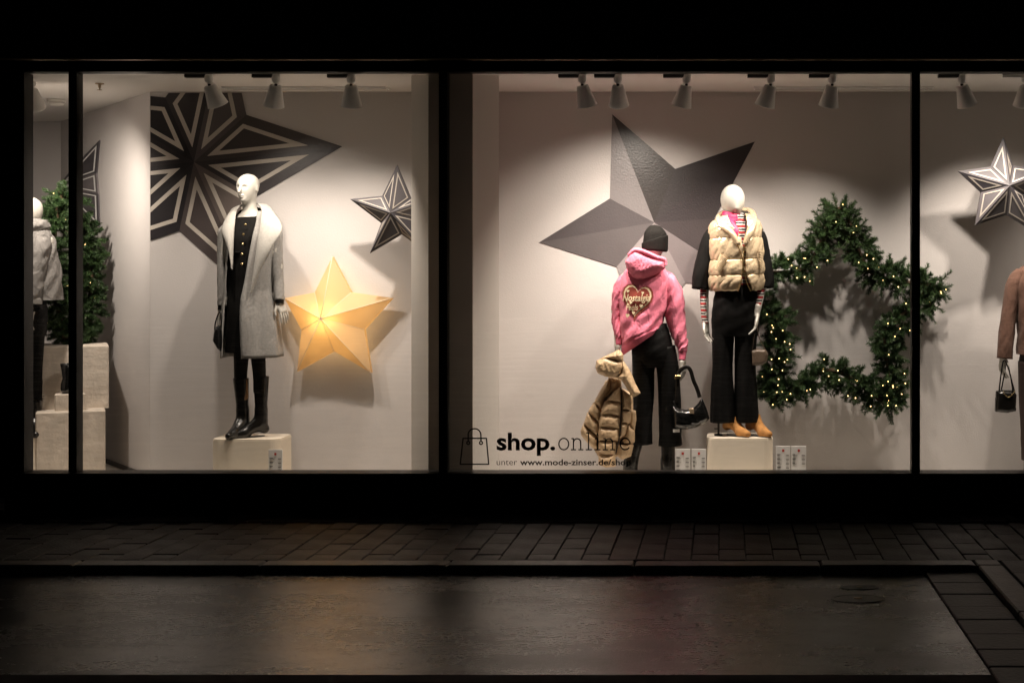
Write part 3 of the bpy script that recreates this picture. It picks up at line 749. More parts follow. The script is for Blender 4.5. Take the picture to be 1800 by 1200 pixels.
# ------------------------------------------------------------------ fir wreaths
def fir(paths, n, radius, seed, ymax, squash=1.0, slen=(.09, .17), nn=64):
    g = np.random.default_rng(seed); segs = []
    for p in paths:
        p = np.array(p, float); segs += [(p[i], p[i+1]) for i in range(len(p)-1)]
    ln = np.array([np.linalg.norm(b-a) for a, b in segs]); pick = g.choice(len(segs), n, p=ln/ln.sum())
    t = g.uniform(0, 1, n)
    A = np.stack([segs[i][0] for i in pick]); B = np.stack([segs[i][1] for i in pick])
    c = A+(B-A)*t[:, None]; tan = (B-A)/np.linalg.norm(B-A, axis=1)[:, None]
    rnd = g.normal(size=(n, 3)); rnd[:, 1] -= .35
    rad = rnd-(rnd*tan).sum(1)[:, None]*tan; rad /= np.linalg.norm(rad, axis=1)[:, None]
    dr = rad+tan*g.normal(0, .55, n)[:, None]; dr[:, 1] *= squash; dr /= np.linalg.norm(dr, axis=1)[:, None]
    L = g.uniform(*slen, n)
    base = c+rad*(radius*g.uniform(.0, .35, n))[:, None]
    bend = g.normal(0, .25, (n, 3)); bend[:, 2] -= .15
    s = np.linspace(.08, 1, nn)[None, :]+g.uniform(-.01, .01, (n, nn))
    pos = base[:, None]+(dr[:, None]*s[..., None]+bend[:, None]*(s**2)[..., None]*.4)*L[:, None, None]
    up = np.cross(dr, g.normal(size=(n, 3))); up /= np.linalg.norm(up, axis=1)[:, None]; sd = np.cross(dr, up)
    a = g.uniform(0, 6.283, (n, nn))
    out = up[:, None]*np.cos(a)[..., None]+sd[:, None]*np.sin(a)[..., None]
    nd = out*.75+dr[:, None]*.65; nl = g.uniform(.022, .036, (n, nn))*(1.12-.45*s**3)
    tip = pos+nd*nl[..., None]
    wv = np.cross(nd, g.normal(size=(n, nn, 3))); wv /= np.linalg.norm(wv, axis=-1)[..., None]; wv *= .0019
    V = np.stack([pos-wv, pos+wv, tip+wv*.4, tip-wv*.4], 2).reshape(-1, 3)
    V[:, 1] = np.minimum(V[:, 1], ymax)
    Fq = np.arange(len(V)).reshape(-1, 4)
    # stems
    e = base+(dr+bend*.4)*L[:, None]; w = up*.003
    SV = np.stack([base-w, base+w, e+w*.3, e-w*.3], 1).reshape(-1, 3); SV[:, 1] = np.minimum(SV[:, 1], ymax)
    tips = pos[:, int(nn*.72)]
    return (V, Fq), (SV, np.arange(len(SV)).reshape(-1, 4)), tips
def bulbs(pts, r=.004):
    ico = [(0, 0, 1), (1, 0, 0), (0, 1, 0), (-1, 0, 0), (0, -1, 0), (0, 0, -1)]; fc = [(0, 1, 2), (0, 2, 3), (0, 3, 4), (0, 4, 1), (5, 2, 1), (5, 3, 2), (5, 4, 3), (5, 1, 4)]
    V = np.array([[np.array(p)+np.array(q)*r for q in ico] for p in pts]).reshape(-1, 3)
    Fc = np.array([[tuple(6*i+k for k in f) for f in fc] for i in range(len(pts))]).reshape(-1, 3)
    return V, Fc
wy = .94
cl = star_pts((1468, 553), 186, 98, 15)
cl = [P(a, b, wy) for a, b in cl]; cl.append(cl[0])
wreath = thing('fir_wreath_star', P(1468, 557, wy), 'star shaped fir wreath with warm fairy lights behind the gilet mannequin', 'wreath')
(fv, ff), (sv, sf), tips = fir([cl], 1250, .13, 3, BACK-.02, .75, (.065, .145), 140)
tag(mesh_obj('foliage', fv, ff, M['fir'], wreath, False), kind='stuff'); tag(mesh_obj('twigs', sv, sf, M['stem'], wreath, False), kind='stuff')
v, f = cord(cl, .018, 8, 160); mesh_obj('ring', v, f, M['stem'], wreath)
g_ = np.random.default_rng(5); fr_ = tips[tips[:, 1] < wy-.03]; sel = fr_[g_.choice(len(fr_), 100, replace=False)]; sel[:, 1] -= .02
v, f = bulbs(sel); tag(mesh_obj('fairy_lights', v, f, M['bulb_and_fill'], wreath, False), kind='stuff')
ly = 1.45
path = [P(105, 350, ly), P(95, 420, ly-.1), P(100, 500, ly-.1), P(112, 590, ly), P(150, 590, ly+.25), P(160, 500, ly+.3), P(155, 420, ly+.3), P(118, 350, ly+.1), P(105, 350, ly)]
lw = thing('fir_wreath', P(130, 600, ly), 'upright fir wreath with fairy lights standing on the plaster blocks', 'wreath')
(fv, ff), (sv, sf), tips = fir([path], 800, .16, 9, 2.0, 1.0, (.06, .12), 120)
tag(mesh_obj('foliage', fv, ff, M['fir'], lw, False), kind='stuff'); tag(mesh_obj('twigs', sv, sf, M['stem'], lw, False), kind='stuff')
v, f = cord(path, .018, 8, 80); mesh_obj('ring', v, f, M['stem'], lw)
sel = tips[g_.choice(len(tips), 26, replace=False)]; sel[:, 1] -= .02
v, f = bulbs(sel); tag(mesh_obj('fairy_lights', v, f, M['bulb_and_fill'], lw, False), kind='stuff')
# ------------------------------------------------------------------ plinths, blocks, cards
def rounded_plinth(name, px0, px1, pyt, y0, y1, label):
    x0, x1 = P(px0, 0, y0)[0], P(px1, 0, y0)[0]; zt = P(0, pyt, y0)[2]; r = .07
    pts = []
    for cx, cy, a0 in ((x0+r, y0+r, 180), (x1-r, y0+r, 270), (x1-r, y1-r, 0), (x0+r, y1-r, 90)):
        for k in range(9): a = R(a0+90*k/8); pts.append((cx+r*math.cos(a), cy+r*math.sin(a)))
    t = thing(name, ((x0+x1)/2, (y0+y1)/2, FLOORZ), label, 'plinth')
    MB().zprism(pts, FLOORZ, zt-.010).build('drum', M['plinth'], t)
    cx, cy = (x0+x1)/2, (y0+y1)/2
    MB().zprism([(cx+(a-cx)*.985, cy+(b-cy)*.985) for a, b in pts], zt-.0098, zt).build('top_plate', M['plinth'], t)
    return zt
ZA = rounded_plinth('display_plinth', 369, 490, 772, .58, .92, 'cream rounded plinth under the grey coat mannequin')
ZD = rounded_plinth('display_plinth', 1242, 1359, 770, .54, .88, 'cream rounded plinth under the gilet mannequin')
def block(name, px0, px1, pyt, pyb, y0, y1, label, matl=None):
    c = P((px0+px1)/2, 0, y0); rv = np.array((c[0], D+y0)); rv /= np.linalg.norm(rv); wv = np.array((rv[1], -rv[0]))
    zt, zb = P(0, pyt, y0)[2], P(0, pyb, y0)[2]; zb = max(zb, FLOORZ); k = wv[0]-wv[1]*c[0]/(D+y0)
    w = (px1-px0)*(D+y0)/F/k
    o = MB().box(-w/2, w/2, 0, y1-y0, 0, zt-zb, .008).build(name, matl or M['plaster'])
    o.location = (c[0], y0, zb); o.rotation_euler.z = math.atan2(wv[1], wv[0])
    return tag(o, label, 'block')
block('plaster_block', 63, 186, 723, 900, 1.02, 1.62, 'rough plaster block at the bottom left, carrying another')
block('plaster_block', 73, 192, 608, 719.0, 1.24, 1.75, 'rough plaster block under the left fir wreath, upper of the stack')
block('plaster_step', 96, 150, 692, 722.6, 1.08, 1.18, 'low plaster step in front of the upper block, under the vase')
t = thing('glass_vase', P(117, 691, 1.11), 'small dark glossy vase on the plaster step at the left', 'vase')
c = P(117, 691, 1.11)
MB().rev(c, [(0, .001), (.03, .001), (.042, .03), (.04, .07), (.028, .11), (.034, .16), (.045, .22), (.040, .22), (.024, .12)], 24).build('body', M['patent'], t, True)
block('cream_box', 30, 63, 762, 900, .9, 1.3, 'cream box at the very left under the hooded mannequin', M['plinth'])
def card(px0, px1, pyt, label, lines, logo=True, y=.44, rot=0):
    a = P(px0, pyt, y); b = P(px1, 850, y); t = thing('price_card', ((a[0]+b[0])/2, y, FLOORZ), label, 'price card', 'price cards behind the glass')
    MB().box(a[0], b[0], y, y+.012, FLOORZ, a[2]).build('panel', M['card'], t)
    w = b[0]-a[0]
    MB().box(a[0]+w*.43, a[0]+w*.58, y-.002, y-.0005, a[2]-.038, a[2]-.022).build('logo', M['logo'], t)
    mb = MB(); rr = random.Random(px0)
    for k in range(lines):
        z = a[2]-.055-k*.0285
        mb.box(a[0]+w*.08, a[0]+w*(.22+.12*rr.random()), y-.002, y-.0005, z-.004, z)
        mb.box(a[0]+w*.08, a[0]+w*(.20+.25*rr.random()), y-.002, y-.0005, z-.0095, z-.0075)
        mb.box(a[0]+w*.70, a[0]+w*.92, y-.002, y-.0005, z-.010, z-.006)
    tag(mb.build('lettering', M['ink'], t), kind='stuff')
card(472, 496, 790, 'price card beside the plinth of the grey coat mannequin', 4)
card(1187, 1213, 789, 'price card left of the gilet plinth, farther from it', 4)
card(1216, 1241, 789, 'price card left of the gilet plinth, touching it', 3)
card(1364, 1389, 784, 'price card right of the gilet plinth, nearer to it', 4)
card(1391, 1417, 784, 'price card right of the gilet plinth, farther from it', 3)
# ------------------------------------------------------------------ lettering on the glass
dec = thing('window_lettering', (P(960, 800, 0)[0], .012, P(0, 820, 0)[2]), 'dark shop online lettering with shopping bag sign on the middle pane', 'lettering')
dy = .0125
def strokes(lines, w, name, cap_round=True):
    mb = MB()
    for ln in lines:
        p = [np.array(P(a, b, dy)) for a, b in ln]; k = w*D/F/2
        for i in range(len(p)-1):
            e = p[i+1]-p[i]; L_ = np.linalg.norm(e); 
            if L_ < 1e-6: continue
            e /= L_; q = np.array((-e[2], 0, e[0]))*k; ex = e*k*.45
            mb.add([p[i]-ex-q, p[i+1]+ex-q, p[i+1]+ex+q, p[i]-ex+q], [(0, 1, 2, 3)])
    # separate overlapping pieces by a hair so that no faces coincide
    V = np.array(mb.v); V[:, 1] += np.repeat(np.arange(len(V)//4) % 7, 4)*.00012
    return mesh_obj(name, V, mb.f, M['decal'], dec, False)
def arc(cx, cy, rx, ry, a0, a1, n=18): return [(cx+rx*math.cos(R(a0+(a1-a0)*i/n)), cy-ry*math.sin(R(a0+(a1-a0)*i/n))) for i in range(n+1)]
strokes([[(814, 770), (855, 770), (859, 815.5), (809, 815.5), (814, 770)], [(823, 776), (823, 764)]+arc(834, 764, 11.2, 11, 180, 0)+[(845.5, 776)], arc(823, 778, 2.6, 2.6, 0, 360, 12), arc(845.5, 778, 2.6, 2.6, 0, 360, 12)], 2.4, 'bag_sign')
v, f = fit_text('shop.', 873, 976, 790, dy, 30, .028); mesh_obj('heading_text', v, f, M['decal'], dec, False)
def nn_(x): return [[(x+1, 770.5), (x+4, 770.5), (x+4, 790)], [(x+4, 777)]+arc(x+10.5, 777, 6.2, 6.4, 170, 0, 10)+[(x+16.8, 790)], [(x, 790), (x+8, 790)], [(x+13, 790), (x+21, 790)]]
for letter in ([arc(991, 780, 8.6, 10, 0, 360, 28)], nn_(1004), [[(1030.5, 760.5), (1034.5, 760.5), (1034.5, 790)], [(1030, 790), (1040, 790)]],
               [[(1046, 770.5), (1050, 770.5), (1050, 790)], [(1045, 790), (1055, 790)], [(1050, 762), (1050.1, 765)]], nn_(1060), [[(1090, 779.5), (1107.5, 779.5)]+arc(1099, 780, 8.6, 10, 5, 320, 26)]):
    strokes(letter, 2.3, 'letter')
v, f = fit_text('unter', 873, 909, 817, dy, 8.5, -.004); mesh_obj('address_text', v, f, M['decal'], dec, False)
v, f = fit_text('www.mode-zinser.de/shop', 914, 1109, 817, dy, 10.5, .022); mesh_obj('address_text', v, f, M['decal'], dec, False)
# ------------------------------------------------------------------ mannequins
def head_mesh(kind, c, yaw=0, pitch=0, k=1.0, back=False):
    if kind == 'face':
        def f(p):
            d = ell(p, (0, .012, .030), (.071, .090, .072))
            d = smin(d, ell(p, (0, -.012, -.030), (.055, .068, .072)), .045)
            d = smin(d, rcone(p, (0, -.060, -.080), (0, -.050, -.085), .018, .02), .03)
            for s in (-1, 1): d = smax(d, -ell(p, (s*.030, -.092, .008), (.025, .026, .015)), .012)
            d = smin(d, rcone(p, (0, -.080, .020), (0, -.104, -.024), .007, .011), .009)
            d = smin(d, ell(p, (0, -.082, -.050), (.020, .010, .006)), .006); d = smin(d, ell(p, (0, -.080, -.062), (.016, .010, .006)), .006)
            for s in (-1, 1): d = smin(d, ell(p, (s*.070, .012, -.002), (.007, .017, .028)), .008)
            d = smin(d, rcone(p, (0, .018, -.06), (0, .022, -.21), .046, .052), .03)
            d = smin(d, rcone(p, (-.09, .03, -.235), (.09, .03, -.235), .05, .05), .06)
            return d
    else:
        def f(p):
            d = ell(p, (0, .006, .022), (.077, .092, .086))
            d = smin(d, ell(p, (0, -.010, -.040), (.052, .066, .068)), .07)
            d = smin(d, rcone(p, (0, -.076, .01), (0, -.088, -.035), .006, .010), .03)
            d = smin(d, rcone(p, (0, .018, -.06), (0, .022, -.20), .045, .050), .03)
            return d
    V, Fc = nets(f, (-.17, -.13, -.29), (.17, .13, .12), .0045)
    Rm = np.array((Matrix.Rotation(R(yaw), 3, 'Z') @ Matrix.Rotation(R(pitch), 3, 'X')))
    return (V*k)@Rm.T+np.array(c), Fc
def hand_mesh(w, rot, side=1, k=1.0, curl=.35):
    """wrist at w, fingers down (-z), thumb towards -y, palm facing +x*side"""
    def f(p):
        d = rbox(p, (0, 0, -.045), (.013, .037, .042), .012)
        d = smin(d, rcone(p, (0, 0, .06), (0, 0, -.01), .026, .023), .02)
        for i, (yy, L_) in enumerate(((-.028, .072), (-.009, .082), (.010, .077), (.028, .060))):
            a = np.array((0, yy, -.080)); fan = yy*.28
            b = a+np.array((curl*.012, fan*.6, -L_*.5)); c = b+np.array((curl*.045, fan*.5, -L_*.5))
            d = smin(d, np.minimum(rcone(p, a, b, .0085, .0078), rcone(p, b, c, .0078, .0062)), .004)
        a = (.004, -.034, -.028); b = (.014, -.056, -.060); c = (.020, -.060, -.088)
        d = smin(d, np.minimum(rcone(p, a, b, .0105, .009), rcone(p, b, c, .009, .007)), .008)
        return d
    V, Fc = nets(f, (-.05, -.09, -.19), (.09, .07, .08), .0042)
    V = V*np.array((side, 1, 1))*k
    if side < 0: Fc = Fc[:, ::-1]
    Rm = np.array(Matrix.Rotation(R(rot[2]), 3, 'Z') @ Matrix.Rotation(R(rot[1]), 3, 'Y') @ Matrix.Rotation(R(rot[0]), 3, 'X'))
    return V@Rm.T+np.array(w), Fc
def figure_mesh(J):
    """rough continuous dummy under the clothes, joints in world space"""
    segs = [('neck', 'chest', .05, .10), ('chest', 'waist', .105, .09), ('waist', 'hip', .09, .12)]
    for s in 'LR':
        segs += [('chest', 'sh'+s, .06, .045), ('sh'+s, 'el'+s, .042, .034), ('el'+s, 'wr'+s, .034, .024)]
        segs += [('hip', 'hp'+s, .09, .06), ('hp'+s, 'kn'+s, .050, .032), ('kn'+s, 'an'+s, .030, .022)]
    pts = np.array([J[k] for k in J]); lo = pts.min(0)-.14; hi = pts.max(0)+.14
    def f(p):
        d = None
        for a, b, r1, r2 in segs:
            q = rcone(p, J[a], J[b], r1, r2); d = q if d is None else smin(d, q, .03)
        return d
    return nets(f, lo, hi, .016)
def boot(parent, name, matl, ax, ay, z0, yaw, flen, top, r_top, heel=.02, r_an=.042, lean=(0, 0), lining=None):
    dx, dy_ = math.sin(R(yaw)), -math.cos(R(yaw))
    Q = lambda a, z, s=0: (ax+dx*a+dy_*-s, ay+dy_*a+dx*s, z0+z)
    tp = (ax+lean[0], ay+lean[1], top)
    def f(p):
        d = rcone(p, Q(-.005, .10+heel), Q(-.005, .16+heel), r_an, r_an)
        d = smin(d, rcone(p, Q(-.005, .14+heel), tp, r_an, r_top), .03)
        d = smin(d, rcone(p, Q(-.030, .032+heel), Q(.02, .06+heel), .034, .04), .03)
        d = smin(d, rcone(p, Q(0, .085+heel), Q(flen*.52, .032), .044, .036), .03)
        d = smin(d, rcone(p, Q(flen*.52, .030), Q(flen*.80, .024), .038, .024), .02)
        d = smax(d, p[..., 2]-top, .004); d = smax(d, (z0+.004)-p[..., 2], .004)
        if heel > .005:
            cut = rcone(p, Q(flen*.18, -.012, -.08), Q(flen*.18, -.012, .08), .004+heel, .004+heel); d = smax(d, -cut, .006)
        return d
    lo = np.minimum(np.array(Q(-.1, 0)), np.array(Q(flen, 0)))-.1; hi = np.maximum(np.array(Q(-.1, 0)), np.array(Q(flen, 0)))+.1
    lo = np.minimum(lo, np.array(tp)-.1); hi = np.maximum(hi, np.array(tp)+.1); lo[2] = z0-.01; hi[2] = top+.02
    V, Fc = nets(f, lo, hi, .006)
    o = mesh_obj(name, V, Fc, matl, parent)
    # sole
    n = 20; ol = []
    for k in range(n):
        a = 6.283*k/n; u = math.cos(a); w = math.sin(a)
        al = flen*.36+u*flen*.50; wd = .036*w*(1.0 if u > -.3 else .85); ol.append((ax+dx*al-dy_*wd, ay+dy_*al+dx*wd))
    MB().zprism(ol, z0+.0005, z0+.008).build('sole', M['leather'], o, False)
    return o
def joints(**k): return {a: np.array(P(*b)) for a, b in k.items()}
# ---- mannequin in the grey coat
yA = .74
A = thing('mannequin', (P(437, 772, yA)[0], yA, ZA), 'white mannequin in long grey coat and tall black boots on plinth', 'mannequin', 'mannequins in the shop windows')
J = joints(neck=(437, 388, yA), chest=(437, 425, yA), waist=(436, 490, yA), hip=(436, 540, yA), shL=(400, 408, yA), shR=(478, 408, yA), elL=(392, 475, yA), elR=(487, 470, yA), wrL=(389, 540, yA-.05), wrR=(490, 530, yA-.03),
           hpL=(424, 552, yA), hpR=(451, 552, yA), knL=(424, 655, yA), knR=(455, 655, yA), anL=(426, 745, yA), anR=(456, 745, yA))
hc = P(435, 331, yA)
mesh_obj('body', *join(figure_mesh(J), head_mesh('face', hc, -14, 3, 1.0), hand_mesh(J['wrL'], (8, 12, 25), 1), hand_mesh(J['wrR'], (10, -22, -30), -1)), M['skin'], A)
V, Fc = loft([(416, 388, 458, 386, yA, .075), (405, 398, 470, 397, yA, .095), (398, 420, 475, 420, yA, .125), (401, 455, 473, 455, yA, .125), (403, 500, 470, 500, yA, .115), (400, 550, 472, 550, yA, .13), (399, 590, 470, 590, yA, .135), (399, 619, 470, 618, yA, .138)], 50, 44, wr(3, .006, (1, 3), (2, 6)))
uu = np.repeat(np.linspace(0, 1, 50), 44); V[:, 2] += np.clip(1-uu/.2, 0, 1)*.62*(V[:, 1]-(yA-.085))
dress = mesh_obj('dress', V, Fc, M['blackdress'], A)
for q in ((421, 371), (432, 395), (428, 412), (427, 429), (426, 447), (425.5, 464))[1:]:
    c = P(q[0], q[1], yA-.145 if q[1] > 405 else yA-.118)
    MB().rev(c, [(0, .002), (.009, .002), (.010, .006), (.006, .010), (0, .010)], 12, (0, -1, 0)).build('button', M['gold'], dress, True)
for a, b, c_, d_ in ((438, 415, 447, 422), (412, 442, 420, 444), (435, 442, 446, 444)):
    p0, p1 = P(a, b, yA-.14), P(c_, d_, yA-.14); MB().box(p0[0], p1[0], yA-.145, yA-.11, p1[2], p0[2], .002).build('pocket_flap', M['blackdress'], dress)
V, Fc = loft([(413, 386, 460, 384, yA, .07), (416, 383, 457, 381, yA, .068), (418, 389, 456, 388, yA, .064)], 8, 30); mesh_obj('neckline', V, Fc, M['blackdress'], dress)
for nm, pt in (('tights', [(425, 600, 14.5, yA, .95), (424, 630, 12.5, yA, 1), (423, 660, 11, yA, 1), (424, 690, 10, yA, 1)]), ('tights', [(452, 600, 15, yA, .95), (454, 630, 12.5, yA, 1), (456, 660, 11, yA, 1), (456, 690, 10, yA, 1)])):
    mesh_obj(nm, *tube(pt, 16, 18), M['tights'], A)
boot(A, 'boot', M['leather'], P(426, 0, yA)[0], yA, ZA, -12, .22, P(0, 664, yA)[2], .055, .022, .038, (-.010, 0))
boot(A, 'boot', M['leather'], P(457, 0, yA)[0], yA+.01, ZA, -48, .23, P(0, 661, yA)[2], .056, .022, .038, (.004, 0))
V, Fc = tube([(433.5, 666, 1.0, yA-.05, .6), (434, 690, 2.4, yA-.055, .6), (433, 698, 3.4, yA-.055, .5), (430, 703, 1.0, yA-.05, .5)], 12, 10); mesh_obj('boot_lining', V, Fc, M['bootlining'], A)
# coat
fold = wr(11, .007, (.5, 1.6), (2, 7))
def coatfold(u, t): return fold(u, t)*np.clip(u*1.6, 0, 1)+.010*np.sin(6*t+1)*np.clip((u-.35)*2, 0, 1)**2
rings = [(411, 378, 463, 372, yA+.02, .085), (396, 395, 486, 391, yA+.01, .105), (396, 418, 484, 414, yA, .150), (400, 450, 480, 448, yA, .158), (399, 490, 480, 490, yA, .155), (396, 530, 484, 530, yA, .165), (394, 575, 489, 575, yA, .178), (393, 628, 494, 627, yA, .19)]
gaps = [(416, 456), (414, 456), (412, 454), (410.5, 449), (409, 443), (407, 438.5), (406, 439), (405.5, 442)]
V, Fc = loft(rings, 64, 90, coatfold, 2.3, gaps)
coat = mesh_obj('coat', V, Fc, M['greywool'], A); md = coat.modifiers.new('thickness', 'SOLIDIFY'); md.thickness = .007; md.offset = -1
mesh_obj('sleeve', *tube([(401, 398, 9, yA+.02, 1.3), (395, 410, 11.5, yA+.02, 1.3), (392, 440, 9.8, yA+.02, 1.35), (391.5, 480, 9.5, yA-.01, 1.35), (391, 520, 8.6, yA-.04, 1.35), (390.5, 538, 8.2, yA-.055, 1.3)], 44, 26, wr(5, .0045, (2, 5), (1, 4))), M['greywool'], coat)
mesh_obj('sleeve', *tube([(477, 394, 9, yA+.02, 1.3), (484, 408, 11.5, yA+.02, 1.3), (486, 440, 10.5, yA+.02, 1.35), (488, 480, 10.2, yA, 1.35), (490, 510, 9.4, yA-.02, 1.35), (491, 528, 8.8, yA-.035, 1.3)], 44, 26, wr(6, .0045, (2, 5), (1, 4))), M['greywool'], coat)
mesh_obj('cuff', *tube([(390.5, 536, 6.8, yA-.05, 1.3), (390, 545, 6.6, yA-.06, 1.3)], 6, 18), M['blackdress'], coat)
mesh_obj('cuff', *tube([(491, 526, 7.2, yA-.03, 1.3), (491.5, 534, 7.0, yA-.04, 1.3)], 6, 18), M['blackdress'], coat)
def ribbon_surface(inner, outer, m=70, n=14, bulge=.02, rip=.004):
    a = smooth3(inner, m); b = smooth3(outer, m); v = np.linspace(0, 1, n)
    G = a[:, None]*(1-v)[None, :, None]+b[:, None]*v[None, :, None]
    G[..., 1] -= bulge*np.sin(np.pi*v)[None]**.8
    u = np.linspace(0, 6.283, m)
    G[..., 1] += rip*np.sin(3.2*u+.7)[:, None]*v[None]
    return G.reshape(-1, 3), grid_faces(m, n, False)
iR = [P(440.5, 513, yA-.165), P(446, 470, yA-.165), P(452, 425, yA-.160), P(457, 390, yA-.115), P(459, 366, yA-.02), P(447, 357, yA+.06), P(425, 360, yA+.06), P(416, 372, yA-.01), P(413, 392, yA-.115), P(411, 425, yA-.158), P(409.5, 470, yA-.165)]
oR = [P(442, 516, yA-.170), P(457, 478, yA-.178), P(478, 436, yA-.178), P(496, 402, yA-.135), P(482, 374, yA-.02), P(464, 358, yA+.11), P(415, 364, yA+.11), P(402, 374, yA+.02), P(390, 402, yA-.115), P(397, 430, yA-.170), P(408, 474, yA-.172)]
V, Fc = ribbon_surface(iR, oR, 80, 16, .022)
lap = mesh_obj('shawl_collar', V, Fc, M['lapel'], coat); md = lap.modifiers.new('thickness', 'SOLIDIFY'); md.thickness = .007
p0, p1 = P(469, 479, 0), P(473, 481, 0)
# black handbag held low
HB = thing('handbag', P(386, 600, yA-.06), 'small black handbag hanging from the grey coat mannequin', 'handbag')
V, Fc = inflate([(377, 583), (380, 574), (385, 572), (390, 580), (391, 600), (390, 618), (383, 613), (375, 600)], yA-.13, .045, .03, .005, .003, 2); mesh_obj('bag_body', V, Fc, M['patent'], HB)
V, Fc = cord([P(377, 583, yA-.13), P(379, 566, yA-.13), P(386, 548, yA-.12), P(389, 560, yA-.13), P(388, 578, yA-.13)], .005, 8, 30); mesh_obj('strap', V, Fc, M['leather'], HB)
# ---- mannequin in the pink hoodie, seen from behind
yC = .72
Cc = thing('mannequin', (P(1146, 830, yC)[0], yC, FLOORZ), 'mannequin seen from behind in pink hoodie, black trousers and dark beanie', 'mannequin', 'mannequins in the shop windows')
J = joints(neck=(1148, 468, yC), chest=(1138, 505, yC), waist=(1138, 570, yC), hip=(1146, 600, yC), shL=(1102, 490, yC), shR=(1172, 492, yC), elL=(1084, 545, yC), elR=(1190, 560, yC), wrL=(1086, 605, yC-.04), wrR=(1200, 632, yC-.04),
           hpL=(1132, 620, yC), hpR=(1168, 620, yC), knL=(1130, 710, yC), knR=(1177, 710, yC), anL=(1118, 800, yC), anR=(1176, 800, yC))
mesh_obj('body', *join(figure_mesh(J), head_mesh('egg', P(1152, 424, yC), 168, 6, .98), hand_mesh(J['wrR'], (0, 4, 160), 1, 1.0, .9), hand_mesh(J['wrL'], (0, -4, 200), -1, 1.0, .8)), M['skin'], Cc)
V, Fc = loft([(1150, 395, 1150.5, 395, yC, .002), (1141, 397.5, 1161, 398, yC, .045), (1133, 408, 1170, 407, yC, .088), (1130, 424, 1173, 416, yC, .102), (1129.5, 432, 1173.5, 424, yC, .104)], 26, 40, wr(8, .003, (1, 2), (1, 4)))
bn = mesh_obj('beanie', V, Fc, M['beanie'], Cc)
V, Fc = loft([(1129.5, 427, 1173, 413, yC, .106), (1128, 428, 1174.5, 415, yC, .113), (1128, 434, 1174.5, 428, yC, .114), (1129, 438, 1174, 440, yC, .112), (1132, 440, 1171, 443, yC, .100)], 16, 40); mesh_obj('cuff', V, Fc, M['beanie'], bn)
hf = wr(21, .013, (.6, 2.0), (1, 5)); hf2 = wr(22, .013, (1.5, 3.5), (1, 5))
def hoodfold(u, t): return hf(u, t)*np.clip(u*1.5, .15, 1)+hf2(u, t)*np.clip((u-.45)*2.5, 0, 1)
V, Fc = loft([(1118, 462, 1160, 462, yC, .07), (1100, 474, 1172, 476, yC, .11), (1090, 492, 1180, 494, yC, .145), (1087, 520, 1180, 520, yC, .158), (1087, 548, 1174, 545, yC, .160), (1087, 575, 1168, 564, yC, .168), (1089, 598, 1164, 574, yC, .178), (1092, 614, 1160, 577, yC, .170)], 64, 72, hoodfold, 2.4)
hoodie = mesh_obj('hoodie', V, Fc, M['pink'], Cc); hoodie_VF = (V, Fc)
V, Fc = loft([(1092, 608, 1161, 574, yC, .172), (1092, 612, 1160, 578, yC, .168), (1093, 620, 1157, 583, yC, .160), (1094, 625, 1152, 585, yC, .150)], 14, 72, lambda u, t: .0012*np.sin(36*t)); mesh_obj('hem_band', V, Fc, M['pinkband'], hoodie)
mesh_obj('sleeve', *tube([(1163, 481, 11, yC, 1.3), (1177, 500, 17.5, yC, 1.3), (1184, 525, 19.5, yC, 1.3), (1187, 555, 19, yC, 1.2), (1193, 585, 15, yC-.02, 1.2), (1199, 606, 11, yC-.03, 1.2), (1200, 618, 9, yC-.04, 1.2)], 60, 34, wr(31, .011, (2, 5), (1, 4))), M['pink'], hoodie)
mesh_obj('sleeve', *tube([(1108, 483, 11, yC, 1.3), (1093, 503, 14, yC, 1.3), (1085.5, 530, 11, yC, 1.5), (1084, 560, 9.5, yC, 1.5), (1087, 585, 8.5, yC-.03, 1.4), (1089, 598, 7.5, yC-.04, 1.2)], 50, 30, wr(32, .009, (2, 5), (1, 4))), M['pink'], hoodie)
mesh_obj('cuff', *tube([(1199.5, 615, 8.2, yC-.035, 1.15), (1199.5, 624, 6.6, yC-.04, 1.15), (1199, 633, 6.0, yC-.045, 1.15)], 10, 20), M['pinkband'], hoodie)
mesh_obj('cuff', *tube([(1088.5, 595, 7.2, yC-.04, 1.15), (1088, 606, 6.2, yC-.045, 1.15)], 8, 20), M['pinkband'], hoodie)
zz = lambda L_: [(1000+a*.225, 370+b*.225) for a, b in L_]
yH = yC-.125
V1 = inflate(zz([(512, 302), (590, 318), (700, 372), (748, 400), (752, 450), (700, 486), (620, 525), (545, 540), (495, 515), (455, 460), (440, 400), (470, 345)]), yH, .085, .075, .006, .010, 4)
hood = mesh_obj('hood', *V1, M['pink'], hoodie)
V, Fc = cord([P(*zz([(470, 350)])[0], yH-.02), P(*zz([(520, 308)])[0], yH-.045), P(*zz([(600, 328)])[0], yH-.06), P(*zz([(690, 368)])[0], yH-.045), P(*zz([(745, 385)])[0], yH-.01), P(*zz([(750, 430)])[0], yH-.01)], (.016, .018), 12, 40); mesh_obj('hood_rim', V, Fc, M['pink'], hood)
from mathutils.bvhtree import BVHTree
bvh = BVHTree.FromPolygons([tuple(a) for a in hoodie_VF[0]], [tuple(int(i) for i in q) for q in hoodie_VF[1]])
def press(V, off):
    out = []
    for p in V:
        h_ = bvh.ray_cast(Vector((p[0], -1, p[2])), Vector((0, 1, 0)))[0]
        out.append((p[0], (h_.y if h_ else yC-.15)-off, p[2]))
    return out
